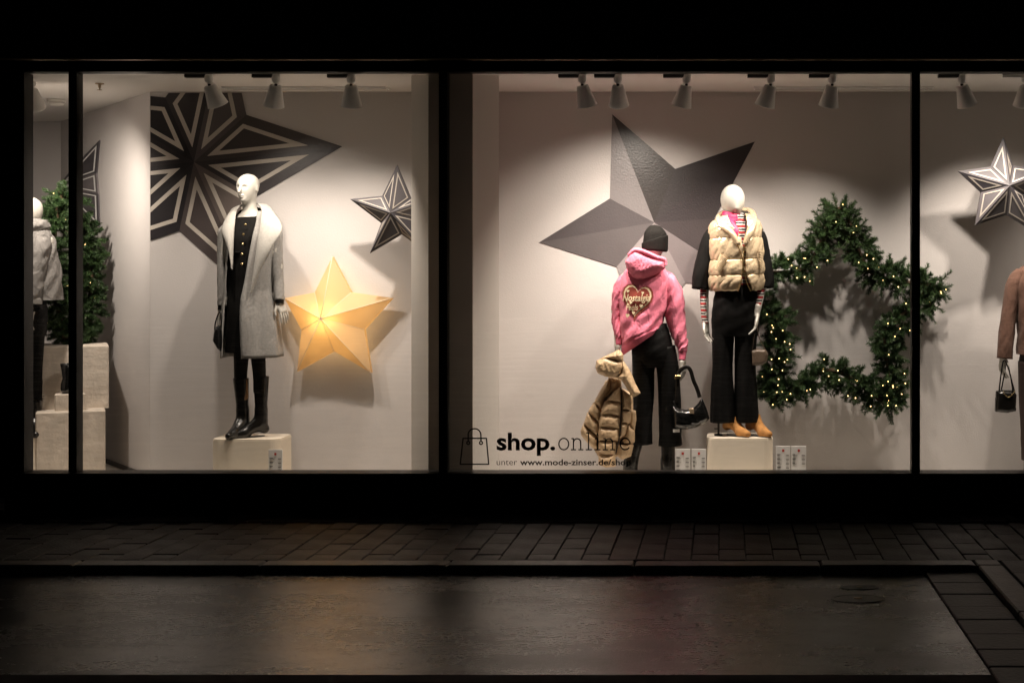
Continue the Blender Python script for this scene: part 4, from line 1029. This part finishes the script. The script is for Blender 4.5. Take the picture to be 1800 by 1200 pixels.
def dense_fill(poly, step=.006):
    q = np.array([P(a, b, yC-.15)[[0, 2]] for a, b in poly]); import bmesh
    b_ = bmesh.new(); vs = [b_.verts.new((x, 0, z)) for x, z in q]; b_.faces.new(vs)
    bmesh.ops.triangulate(b_, faces=b_.faces[:])
    for _ in range(3): bmesh.ops.subdivide_edges(b_, edges=b_.edges[:], cuts=1, use_grid_fill=True)
    b_.verts.ensure_lookup_table(); V = [tuple(v.co) for v in b_.verts]; Fq = [[v.index for v in f.verts] for f in b_.faces]; 
    b_.verts.index_update(); Fq = [[v.index for v in f.verts] for f in b_.faces]; b_.free(); return V, Fq
def heart_pts(cx, cy, w, h, rot=0, n=28):
    o = []
    for k in range(n):
        t = 6.28318*k/n; x = 16*math.sin(t)**3/17; y = (13*math.cos(t)-5*math.cos(2*t)-2*math.cos(3*t)-math.cos(4*t)+2.5)/15
        x, y = x*w/2, -y*h/2; o.append((cx+x*math.cos(R(rot))-y*math.sin(R(rot)), cy+x*math.sin(R(rot))+y*math.cos(R(rot))))
    return o
emb = []
def on_back(name, poly, matl, off): V, Fq = dense_fill(poly); mesh_obj(name, press(V, off), Fq, matl, hoodie)
on_back('heart_print', heart_pts(1119, 532, 60, 66, 8), M['heart'], .006)
on_back('heart_print', heart_pts(1119, 530, 53, 57, 8), M['cream'], .009)
on_back('heart_print', heart_pts(1119, 529.5, 47, 51, 8), M['heart'], .012)
for hx, hy, w in ((1103.5, 512, 6), (1130, 515, 5), (1109, 532, 5.5), (1127, 538, 7), (1103, 555, 8), (1113.5, 550, 6.5)): on_back('small_heart', heart_pts(hx, hy, w, w, 10, 14), M['cream'], .015)
for s, a, b, py_, hh in (('Nostalgia', 1094, 1143, 529, 12), ('Feels', 1100, 1122, 545, 11)):
    v, f = fit_text(s, a, b, py_, yC-.15, hh, .012, .25)
    v[:, 2] += (v[:, 0]-v[:, 0].mean())*.0; mesh_obj('print_lettering', press(v, .016), f, M['cream'], hoodie, False)
def trousers(parent, name, matl, waist, legs, seed, ny=(2, 5)):
    parts = [loft(waist, 24, 48, wr(seed, .004, (1, 3), (2, 5)))]
    for i, l in enumerate(legs): 
        f0 = wr(seed+1+i, .007, (.2, .9), (2, 5))
        parts.append(tube(l, 44, 40, lambda u, t, f0=f0: f0(u, t)*np.clip(u*1.5, 0, 1)))
    V, Fc = join(*parts); return mesh_obj(name, V, Fc, matl, parent)
tr = trousers(Cc, 'trousers', M['blacktrouser'], [(1118, 572, 1172, 568, yC, .10), (1112, 595, 1180, 592, yC, .125), (1110, 620, 1185, 620, yC, .130), (1112, 645, 1188, 645, yC, .10)],
         [[(1132, 610, 21, yC, 1.25), (1131, 650, 20, yC, 1.25), (1131, 700, 19, yC, 1.2), (1130, 745, 18, yC, 1.2), (1130.5, 780, 17.5, yC, 1.2)], [(1167, 610, 20, yC, 1.25), (1174, 650, 20, yC, 1.25), (1177, 700, 20.5, yC, 1.2), (1178, 745, 21, yC, 1.2), (1178.5, 782, 22, yC, 1.2)]], 41)
boot(Cc, 'boot', M['leather'], P(1108, 0, yC)[0], yC, FLOORZ, 200, .22, P(0, 778, yC)[2], .05, .03, .045, (.04, 0))
boot(Cc, 'boot', M['leather'], P(1174, 0, yC)[0], yC, FLOORZ, 170, .22, P(0, 778, yC)[2], .05, .03, .045)
MB().rev(P(1184, 840, yC+.05), [(.009, 0), (.009, .35)], 12).build('support_rod', M['steel'], Cc, True)
# black baguette bag in the hoodie mannequin's right hand
B = thing('shoulder_bag', P(1215, 756, yC-.12), 'glossy black shoulder bag hanging from hand of the hoodie mannequin', 'handbag')
q = lambda L_: [(1000+a*.2167, 590+b*.2167) for a, b in L_]
V, Fc = inflate(q([(842, 560), (860, 575), (890, 590), (950, 598), (1010, 585), (1050, 545), (1075, 500), (1092, 530), (1120, 600), (1140, 670), (1110, 705), (1040, 740), (960, 758), (890, 755), (850, 735), (846, 650)]), yC-.12, .055, .05, .005, .008, 12)
bb = mesh_obj('bag_body', V, Fc, M['patent'], B)
yb = yC-.12
for pts, w in (([(872, 560), (880, 430), (885, 330), (900, 285), (930, 262), (965, 255), (990, 290), (1010, 360), (1040, 430), (1062, 500)], (.014, .005)),):
    V, Fc = cord([P(*a, yb+.0) for a in q(pts)], w, 10, 60); mesh_obj('strap', V, Fc, M['leather'], B)
a, b = q([(858, 322), (908, 352)]); p0, p1 = P(*a, yb-.03), P(*b, yb-.03); MB().box(p0[0], p1[0], yb-.016, yb-.008, p1[2], p0[2], .002).build('buckle', M['gold'], B)
a, b = q([(975, 588), (1015, 630)]); p0, p1 = P(*a, yb-.06), P(*b, yb-.06); MB().box(p0[0], p1[0], yb-.062, yb-.056, p1[2], p0[2], .001).build('tag', M['strip'], B)
V, Fc = cord([P(*a, yb-.02) for a in q([(850, 530), (862, 560), (870, 590), (868, 650), (866, 740)])], .004, 6, 24); mesh_obj('chain', V, Fc, M['steel'], B)
a, b = q([(845, 757), (898, 782)]); p0, p1 = P(*a, yb), P(*b, yb); MB().box(p0[0], p1[0], yb-.003, yb+.003, p1[2], p0[2]).build('hang_tag', M['card'], B)
# camel puffer jacket hanging from the other hand
PJ = thing('puffer_jacket', P(1070, 822, yC-.14), 'camel quilted puffer jacket dangling beside the hoodie mannequin', 'jacket')
panels = [[(225,200),(300,175),(430,205),(445,250),(425,312),(380,338),(290,328),(235,303),(216,260)], [(240,192),(330,150),(405,113),(440,150),(440,212),(300,184)], [(435,195),(500,290),(540,390),(582,466),(520,497),(480,440),(430,360),(378,335),(430,300)],
 [(318,335),(425,345),(428,420),(370,452),(298,505),(288,480),(328,420)], [(295,538),(370,448),(428,408),(428,545),(340,530)], [(262,600),(293,532),(350,527),(428,542),(422,655),(340,640),(256,645)], [(243,700),(260,638),(340,632),(418,652),(412,755),(330,745),(243,740)],
 [(238,790),(248,735),(330,737),(408,750),(407,845),(330,855),(238,850)], [(243,846),(330,846),(384,842),(374,965),(300,970),(243,935)], [(238,965),(300,962),(374,955),(378,1058),(300,1064),(238,1044)],
 [(262,430),(332,335),(334,425),(294,505),(266,606),(207,533)], [(202,537),(266,604),(249,706),(156,612)], [(152,616),(249,712),(243,826),(121,712)], [(117,712),(238,825),(233,905),(190,908),(103,812),(95,770)],
 [(426,425),(500,485),(508,606),(434,596)], [(430,594),(508,602),(498,706),(420,710)], [(420,704),(484,706),(454,806),(405,838)], [(502,596),(542,608),(547,682),(532,775),(486,720)], [(486,716),(534,772),(534,864),(460,884),(436,862),(452,790)], [(386,878),(502,858),(524,888),(504,974),(430,1004),(376,964)]]
for i, p in enumerate(panels):
    yy = yC-.17+(.03 if i in (10, 11, 12, 13) else 0)+(-.03 if i in (0, 1, 2) else 0)+(.045 if i in (17, 18, 19, 3) else 0)+(.012 if i in (14, 15, 16) else 0)
    V, Fc = inflate(q(p), yy, .052 if i not in (3, 17) else .03, .042, .005, .006, 60+i); mesh_obj('quilted_panel', V, Fc, M['puffer'], PJ)
V, Fc = inflate(q([(300, 360), (520, 470), (520, 880), (400, 980), (250, 1000), (180, 880), (130, 740), (230, 520)]), yC-.09, .03, .05, .008); mesh_obj('lining', V, Fc, M['puffer'], PJ)
V, Fc = cord([P(*a, yC-.225) for a in q([(430, 250), (470, 330), (500, 430), (498, 490)])], .004, 6, 30); mesh_obj('zip', V, Fc, M['gold'], PJ)
V, Fc = cord([P(*a, yC-.20) for a in q([(424, 420), (426, 560), (420, 700), (408, 830), (380, 960)])], .004, 6, 30); mesh_obj('zip', V, Fc, M['steel'], PJ)
# ---- mannequin in the champagne gilet
yD = .70
G = thing('mannequin', (P(1297, 771, yD)[0], yD, ZD), 'faceless white mannequin in champagne gilet, pink scarf and black flared trousers', 'mannequin', 'mannequins in the shop windows')
J = joints(neck=(1290, 395, yD), chest=(1294, 430, yD), waist=(1295, 495, yD), hip=(1295, 535, yD), shL=(1255, 415, yD), shR=(1332, 412, yD), elL=(1238, 485, yD), elR=(1345, 480, yD), wrL=(1240, 566, yD-.06), wrR=(1330, 552, yD-.08),
           hpL=(1280, 550, yD), hpR=(1312, 550, yD), knL=(1275, 640, yD), knR=(1316, 640, yD), anL=(1283, 740, yD), anR=(1322, 740, yD))
mesh_obj('body', *join(figure_mesh(J), head_mesh('egg', P(1288, 353, yD), 16, 10, 1.06), hand_mesh(J['wrL']+np.array((0, 0, .0)), (0, -6, -30), 1, .9, .6), hand_mesh(J['wrR'], (0, 8, 20), -1, .9, .8)), M['skin'], G)
stp = stripes('striped_knit', 22, [(0, (.02, .016, .016)), (.22, (.75, .70, .64)), (.34, (.02, .016, .016)), (.45, (.40, .03, .03)), (.72, (.02, .016, .016)), (.82, (.75, .70, .64)), (.93, (.02, .016, .016))])
mesh_obj('striped_sleeve', *tube([(1239, 490, 7.5, yD, 1.2), (1237, 520, 6.8, yD-.03, 1.2), (1238, 550, 6.4, yD-.05, 1.2), (1240, 569, 6.2, yD-.06, 1.2)], 24, 18, wr(51, .0015)), stp, G)
mesh_obj('striped_sleeve', *tube([(1342, 490, 7.5, yD-.02, 1.2), (1336, 520, 6.6, yD-.05, 1.2), (1331, 545, 5.8, yD-.07, 1.2), (1329, 556, 5.4, yD-.08, 1.2)], 24, 18, wr(52, .0015)), stp, G)
V, Fc = loft([(1272, 376, 1307, 378, yD, .062), (1271, 390, 1312, 390, yD, .07), (1262, 402, 1325, 402, yD, .10), (1262, 440, 1325, 440, yD, .125), (1264, 500, 1322, 500, yD, .115)], 30, 36); mesh_obj('striped_top', V, Fc, stp, G)
jk = mesh_obj('black_shirt', *join(tube([(1260, 402, 12, yD+.01, 1.3), (1250, 422, 17, yD+.01, 1.2), (1241, 455, 17, yD, 1.2), (1233, 485, 17, yD-.01, 1.2), (1230.5, 508, 16, yD-.02, 1.1)], 40, 30, wr(53, .006, (.5, 2), (1, 4))),
     tube([(1326, 400, 12, yD+.01, 1.3), (1334, 420, 15, yD+.01, 1.2), (1341, 455, 15, yD, 1.2), (1346, 485, 15, yD-.01, 1.2), (1347, 506, 14, yD-.02, 1.1)], 40, 30, wr(54, .006, (.5, 2), (1, 4)))), M['blackdress'], G)
for pts in ([(1271, 376, -.02), (1272, 385, -.07), (1281, 401, -.125), (1284, 416, -.145)],):
    pass
ci = [P(1279, 402, yD-.12), P(1275, 388, yD-.085), P(1273, 377, yD-.01), P(1285, 372, yD+.07), P(1304, 372, yD+.06), P(1311, 384, yD-.03), P(1311, 398, yD-.115)]
co = [P(1279, 409, yD-.145), P(1269, 396, yD-.115), P(1264, 383, yD+.0), P(1282, 374, yD+.11), P(1310, 372, yD+.10), P(1321, 386, yD-.03), P(1321, 400, yD-.135)]
V, Fc = ribbon_surface(ci, co, 40, 8, .008, 0); o = mesh_obj('shirt_collar', V, Fc, M['satin'], jk); md = o.modifiers.new('thickness', 'SOLIDIFY'); md.thickness = .006
# the gilet
seams = np.array([0, .10, .40, .62, .80, .985])
wf = wr(61, .0065, (2, 8), (3, 12), 11)
def puff(u, t):
    k = np.clip(np.searchsorted(seams, u.ravel(), side='right')-1, 0, len(seams)-2).reshape(u.shape)
    s = (u-seams[k])/(seams[k+1]-seams[k]); b = np.sin(np.pi*np.clip(s, 0, 1))**.55
    return .016*b-.004+wf(u, t)*(.6+.4*b)
rings = [(1270, 384, 1313, 380, yD+.005, .085), (1254, 396, 1330, 392, yD+.005, .12), (1250, 420, 1336, 418, yD, .145), (1251, 455, 1339, 452, yD, .15), (1249, 485, 1341, 482, yD, .155), (1252, 511, 1340, 509, yD, .142)]
gaps = [(1281, 1309), (1286, 1309), (1299, 1308), (1304, 1307), (1303, 1308), (1297, 1320)]
V, Fc = loft(rings, 90, 120, puff, 2.3, gaps)
vest = mesh_obj('gilet', V, Fc, M['vest'], G); md = vest.modifiers.new('thickness', 'SOLIDIFY'); md.thickness = .02; md.offset = -1
ci = [P(1300, 428, yD-.158), P(1289, 408, yD-.150), P(1274, 394, yD-.11), P(1265, 384, yD-.01), P(1279, 374, yD+.09), P(1312, 371, yD+.10), P(1321, 383, yD-.02), P(1315, 404, yD-.145), P(1308, 428, yD-.160)]
co = [P(1296, 430, yD-.172), P(1283, 411, yD-.165), P(1263, 396, yD-.125), P(1261, 381, yD-.0), P(1276, 371, yD+.12), P(1317, 368, yD+.12), P(1329, 384, yD-.03), P(1324, 405, yD-.155), P(1311, 430, yD-.172)]
V, Fc = ribbon_surface(ci, co, 60, 10, .014, .0); o = mesh_obj('gilet_collar', V, Fc, M['vest'], vest); md = o.modifiers.new('thickness', 'SOLIDIFY'); md.thickness = .012
for pts in ([(1264, 397, -.135), (1283, 413, -.172), (1297, 432, -.180), (1305, 455, -.182), (1305.5, 475, -.182), (1302, 500, -.180), (1297, 512, -.168)], [(1322, 406, -.165), (1310, 431, -.180), (1307, 455, -.182), (1308, 478, -.182), (1313, 497, -.178), (1320, 511, -.165)]):
    V, Fc = cord([P(a, b, yD+c_) for a, b, c_ in pts], .0035, 6, 40); mesh_obj('zip', V, Fc, M['gold'], vest)
def ribpocket(quad, y):
    n = 12; a, b, c_, d_ = [np.array(v) for v in quad]
    for k in range(n):
        s = (k+.5)/n; l = a+(d_-a)*s; r_ = b+(c_-b)*s
        V, Fc = cord([P(*l, y+.006), P(*((l+r_)/2), y-.006), P(*r_, y+.006)], .0042, 6, 5); yield V, Fc
for quad, y in (([(1266, 446), (1279, 456), (1266, 480), (1256, 472)], yD-.178), ([(1332, 440), (1340, 440), (1342, 470), (1337, 477)], yD-.15)):
    V, Fc = join(*ribpocket(quad, y)); mesh_obj('pocket_rib', V, Fc, M['rib'], vest)
# scarf
V, Fc = loft([(1270, 371, 1301, 377, yD-.005, .066), (1268, 378, 1303, 385, yD-.005, .074), (1271, 387, 1300, 392, yD-.008, .078), (1276, 391, 1296, 394, yD-.01, .074)], 16, 30, wr(71, .004, (1, 4), (1, 3)))
sc = mesh_obj('scarf', V, Fc, M['scarf'], G)
V, Fc = tube([(1281, 384, 4, yD-.085, .6), (1285, 394, 7.5, yD-.12, .45), (1291, 408, 8.5, yD-.155, .3), (1296, 420, 2, yD-.16, .3)], 24, 18, wr(72, .002)); mesh_obj('scarf_end', V, Fc, M['scarf'], sc)
tr = trousers(G, 'trousers', M['blacktrouser'], [(1258, 500, 1332, 500, yD, .11), (1254, 525, 1336, 523, yD, .128), (1250, 555, 1336, 555, yD, .132), (1251, 590, 1334, 590, yD, .11)],
         [[(1273, 545, 21, yD, 1.2), (1271, 590, 20, yD, 1.2), (1270, 640, 18.8, yD, 1.2), (1270, 690, 20.5, yD, 1.2), (1272, 741, 23.5, yD, 1.1)], [(1313, 545, 22, yD, 1.2), (1311, 590, 20.5, yD, 1.2), (1310, 640, 19.2, yD, 1.2), (1311, 690, 20.5, yD, 1.2), (1313, 741, 22.5, yD, 1.1)]], 81)
boot(G, 'ankle_boot', M['suede'], P(1283, 0, yD)[0], yD+.02, ZD, 42, .23, P(0, 728, yD)[2], .05, .035, .042)
boot(G, 'ankle_boot', M['suede'], P(1323, 0, yD)[0], yD+.02, ZD, 38, .23, P(0, 728, yD)[2], .05, .035, .042)
c = P(1263, 771, yD); c[2] = ZD
rod = MB().rev(c, [(0, .012), (.030, .012), (.030, .001)], 20).rev(c, [(.008, .012), (.008, .22)], 12).build('support_rod', M['steel'], G, True)
MB().box(c[0]-.03, c[0]-.008, yD-.004, yD+.004, ZD+.045, ZD+.053).build('clamp_screw', M['steel'], rod)
tb = thing('crossbody_bag', P(1335, 640, yD-.1), 'small taupe bag hanging beside the flared trousers of the gilet mannequin', 'handbag')
V, Fc = inflate([(1320, 616), (1330, 613), (1346, 614), (1350, 622), (1348, 636), (1340, 641), (1322, 642)], yD-.06, .03, .02, .005); mesh_obj('bag_body', V, Fc, M['taupe'], tb)
for pts in ([(1322, 616), (1326, 590), (1330, 565), (1334, 592), (1346, 616)],):
    V, Fc = cord([P(a, b, yD-.07) for a, b in pts], .003, 6, 40); mesh_obj('strap', V, Fc, M['taupe'], tb)
# ---- brown coat mannequin cut by the right edge
yE = .72
E = thing('mannequin', (P(1832, 815, yE)[0], yE, FLOORZ), 'mannequin in brown jacket and dark trousers cut by the right picture edge', 'mannequin', 'mannequins in the shop windows')
J = joints(neck=(1832, 462, yE), chest=(1832, 500, yE), waist=(1832, 560, yE), hip=(1832, 610, yE), shL=(1796, 485, yE), shR=(1868, 485, yE), elL=(1778, 560, yE), elR=(1886, 560, yE), wrL=(1764, 625, yE-.04), wrR=(1896, 620, yE-.04),
           hpL=(1816, 625, yE), hpR=(1848, 625, yE), knL=(1813, 715, yE), knR=(1850, 715, yE), anL=(1812, 800, yE), anR=(1850, 800, yE))
mesh_obj('body', *join(figure_mesh(J), head_mesh('egg', P(1822, 424, yE), -10, 4, 1.04), hand_mesh(J['wrL'], (0, 10, 20), 1, .95, .8), hand_mesh(J['wrR'], (0, -10, -20), -1, .95)), M['skin'], E)
V, Fc = loft([(1812, 460, 1852, 460, yE, .07), (1790, 474, 1874, 474, yE, .11), (1783, 500, 1880, 500, yE, .145), (1786, 550, 1878, 550, yE, .15), (1788, 590, 1876, 590, yE, .155), (1786, 622, 1878, 622, yE, .155)], 50, 56, wr(91, .008, (1, 3), (2, 6)))
jb = mesh_obj('jacket', V, Fc, M['brown'], E)
mesh_obj('sleeve', *tube([(1797, 478, 12, yE, 1.2), (1783, 500, 15, yE, 1.2), (1774, 550, 14, yE-.01, 1.2), (1768, 600, 14.5, yE-.03, 1.2), (1766, 630, 14, yE-.04, 1.15)], 50, 28, wr(92, .005, (1, 4), (1, 4))), M['brown'], jb)
mesh_obj('sleeve', *tube([(1867, 478, 12, yE, 1.2), (1880, 500, 15, yE, 1.2), (1890, 550, 14, yE-.01, 1.2), (1896, 600, 14, yE-.03, 1.2), (1897, 626, 13, yE-.04, 1.15)], 50, 28, wr(93, .005, (1, 4), (1, 4))), M['brown'], jb)
trousers(E, 'trousers', M['darkbrown'], [(1796, 605, 1868, 605, yE, .12), (1792, 630, 1872, 630, yE, .13), (1792, 660, 1872, 660, yE, .12)], [[(1812, 635, 22, yE, 1.2), (1811, 700, 20, yE, 1.2), (1812, 760, 18, yE, 1.2), (1813, 808, 17, yE, 1.2)], [(1852, 635, 22, yE, 1.2), (1853, 700, 20, yE, 1.2), (1852, 760, 18, yE, 1.2), (1852, 808, 17, yE, 1.2)]], 95)
boot(E, 'boot', M['leather'], P(1812, 0, yE)[0], yE, FLOORZ, -20, .22, P(0, 800, yE)[2], .045); boot(E, 'boot', M['leather'], P(1852, 0, yE)[0], yE, FLOORZ, 20, .22, P(0, 800, yE)[2], .045)
rb = thing('handbag', P(1768, 723, yE-.1), 'dark brown handbag with two long handles in the right window', 'handbag')
V, Fc = inflate([(1751, 687), (1760, 685), (1780, 686), (1786, 692), (1785, 722), (1770, 725), (1749, 723), (1750, 700)], yE-.1, .045, .03, .005, .003, 7); mesh_obj('bag_body', V, Fc, M['taupe'] if False else M['leather'], rb)
for dyy, pts in ((-.14, [(1756, 690), (1760, 655), (1765, 633), (1775, 655), (1781, 690)]), (-.06, [(1759, 690), (1765, 660), (1770, 634), (1776, 660), (1784, 690)])):
    V, Fc = cord([P(a, b, yE+dyy) for a, b in pts], .005, 8, 40); mesh_obj('handle', V, Fc, M['leather'], rb)
V, Fc = cord([P(a, b, yE-.148) for a, b in ((1764, 688), (1769, 696), (1775, 697), (1784, 688))], .003, 6, 20); mesh_obj('metal_trim', V, Fc, M['gold'], rb)
# ---- hooded mannequin cut by the corner post
yF = 1.08
Hh = thing('mannequin', (P(48, 765, yF)[0], yF, P(0, 765, yF)[2]), 'mannequin in grey hooded jacket half hidden by the left corner post', 'mannequin', 'mannequins in the shop windows')
J = joints(neck=(48, 400, yF), chest=(48, 440, yF), waist=(48, 500, yF), hip=(48, 545, yF), shL=(15, 425, yF), shR=(82, 425, yF), elL=(2, 490, yF), elR=(82, 480, yF), wrL=(0, 545, yF-.04), wrR=(56, 545, yF-.14),
           hpL=(34, 555, yF), hpR=(64, 555, yF), knL=(34, 640, yF), knR=(62, 640, yF), anL=(34, 735, yF), anR=(60, 735, yF))
mesh_obj('body', *join(figure_mesh(J), head_mesh('egg', P(52, 372, yF), -20, 4, 1.0), hand_mesh(J['wrR'], (0, 8, 10), 1, 1.0)), M['skin'], Hh)
V, Fc = loft([(26, 390, 72, 388, yF, .09), (10, 412, 88, 408, yF, .13), (4, 440, 97, 436, yF, .16), (4, 480, 104, 478, yF, .17), (0, 527, 108, 527, yF, .18)], 50, 60, wr(101, .011, (1, 3), (2, 6)))
hj = mesh_obj('jacket', V, Fc, M['greyhood'], Hh)
V, Fc = loft([(30, 386, 68, 384, yF-.01, .085), (24, 394, 82, 388, yF-.01, .11), (24, 404, 86, 398, yF-.01, .13), (34, 412, 78, 408, yF-.01, .12)], 20, 40, wr(102, .012, (1, 3), (1, 4))); mesh_obj('hood', V, Fc, M['greyhood'], hj)
mesh_obj('sleeve', *tube([(76, 418, 13, yF-.05, 1.2), (72, 440, 15, yF-.1, 1.2), (64, 480, 15, yF-.13, 1.2), (60, 515, 14, yF-.15, 1.2), (58, 533, 14, yF-.15, 1.1)], 50, 28, wr(103, .008, (1, 4), (1, 4))), M['greyhood'], hj)
mesh_obj('sleeve_cuff', *tube([(58, 524, 14.5, yF-.15, 1.1), (58, 535, 14.5, yF-.15, 1.1)], 6, 24), M['greywool'], hj)
def fur_tuft(c, r, n, seed):
    g = np.random.default_rng(seed); d_ = g.normal(size=(n, 3)); d_ /= np.linalg.norm(d_, axis=1)[:, None]
    a = np.array(c)+d_*np.array(r)*.4; b = np.array(c)+d_*np.array(r)*g.uniform(.8, 1.25, n)[:, None]; w = np.cross(d_, g.normal(size=(n, 3)))*.004
    V = np.stack([a-w, a+w, b], 1).reshape(-1, 3); return V, np.arange(len(V)).reshape(-1, 3)
V, Fc = fur_tuft(P(58, 541, yF-.15), (.07, .07, .04), 500, 3); tag(mesh_obj('fur_cuff', V, Fc, M['fur'], Hh, False), kind='stuff')
trousers(Hh, 'trousers', M['blacktrouser'], [(22, 515, 76, 515, yF, .11), (18, 550, 80, 550, yF, .13), (20, 590, 78, 590, yF, .12)], [[(35, 560, 17, yF, 1.2), (35, 640, 13, yF, 1.2), (35, 700, 12, yF, 1.2)], [(62, 560, 16, yF, 1.2), (62, 640, 12, yF, 1.2), (61, 700, 11, yF, 1.2)]], 105)
V, Fc = fur_tuft(P(61, 700, yF), (.06, .06, .05), 400, 4); tag(mesh_obj('fur_trim', V, Fc, M['fur'], Hh, False), kind='stuff')
boot(Hh, 'boot', M['leather'], P(60, 0, yF)[0], yF, P(0, 765, yF)[2], 30, .22, P(0, 705, yF)[2], .045); boot(Hh, 'boot', M['leather'], P(34, 0, yF)[0], yF, P(0, 765, yF)[2], -10, .22, P(0, 705, yF)[2], .045)
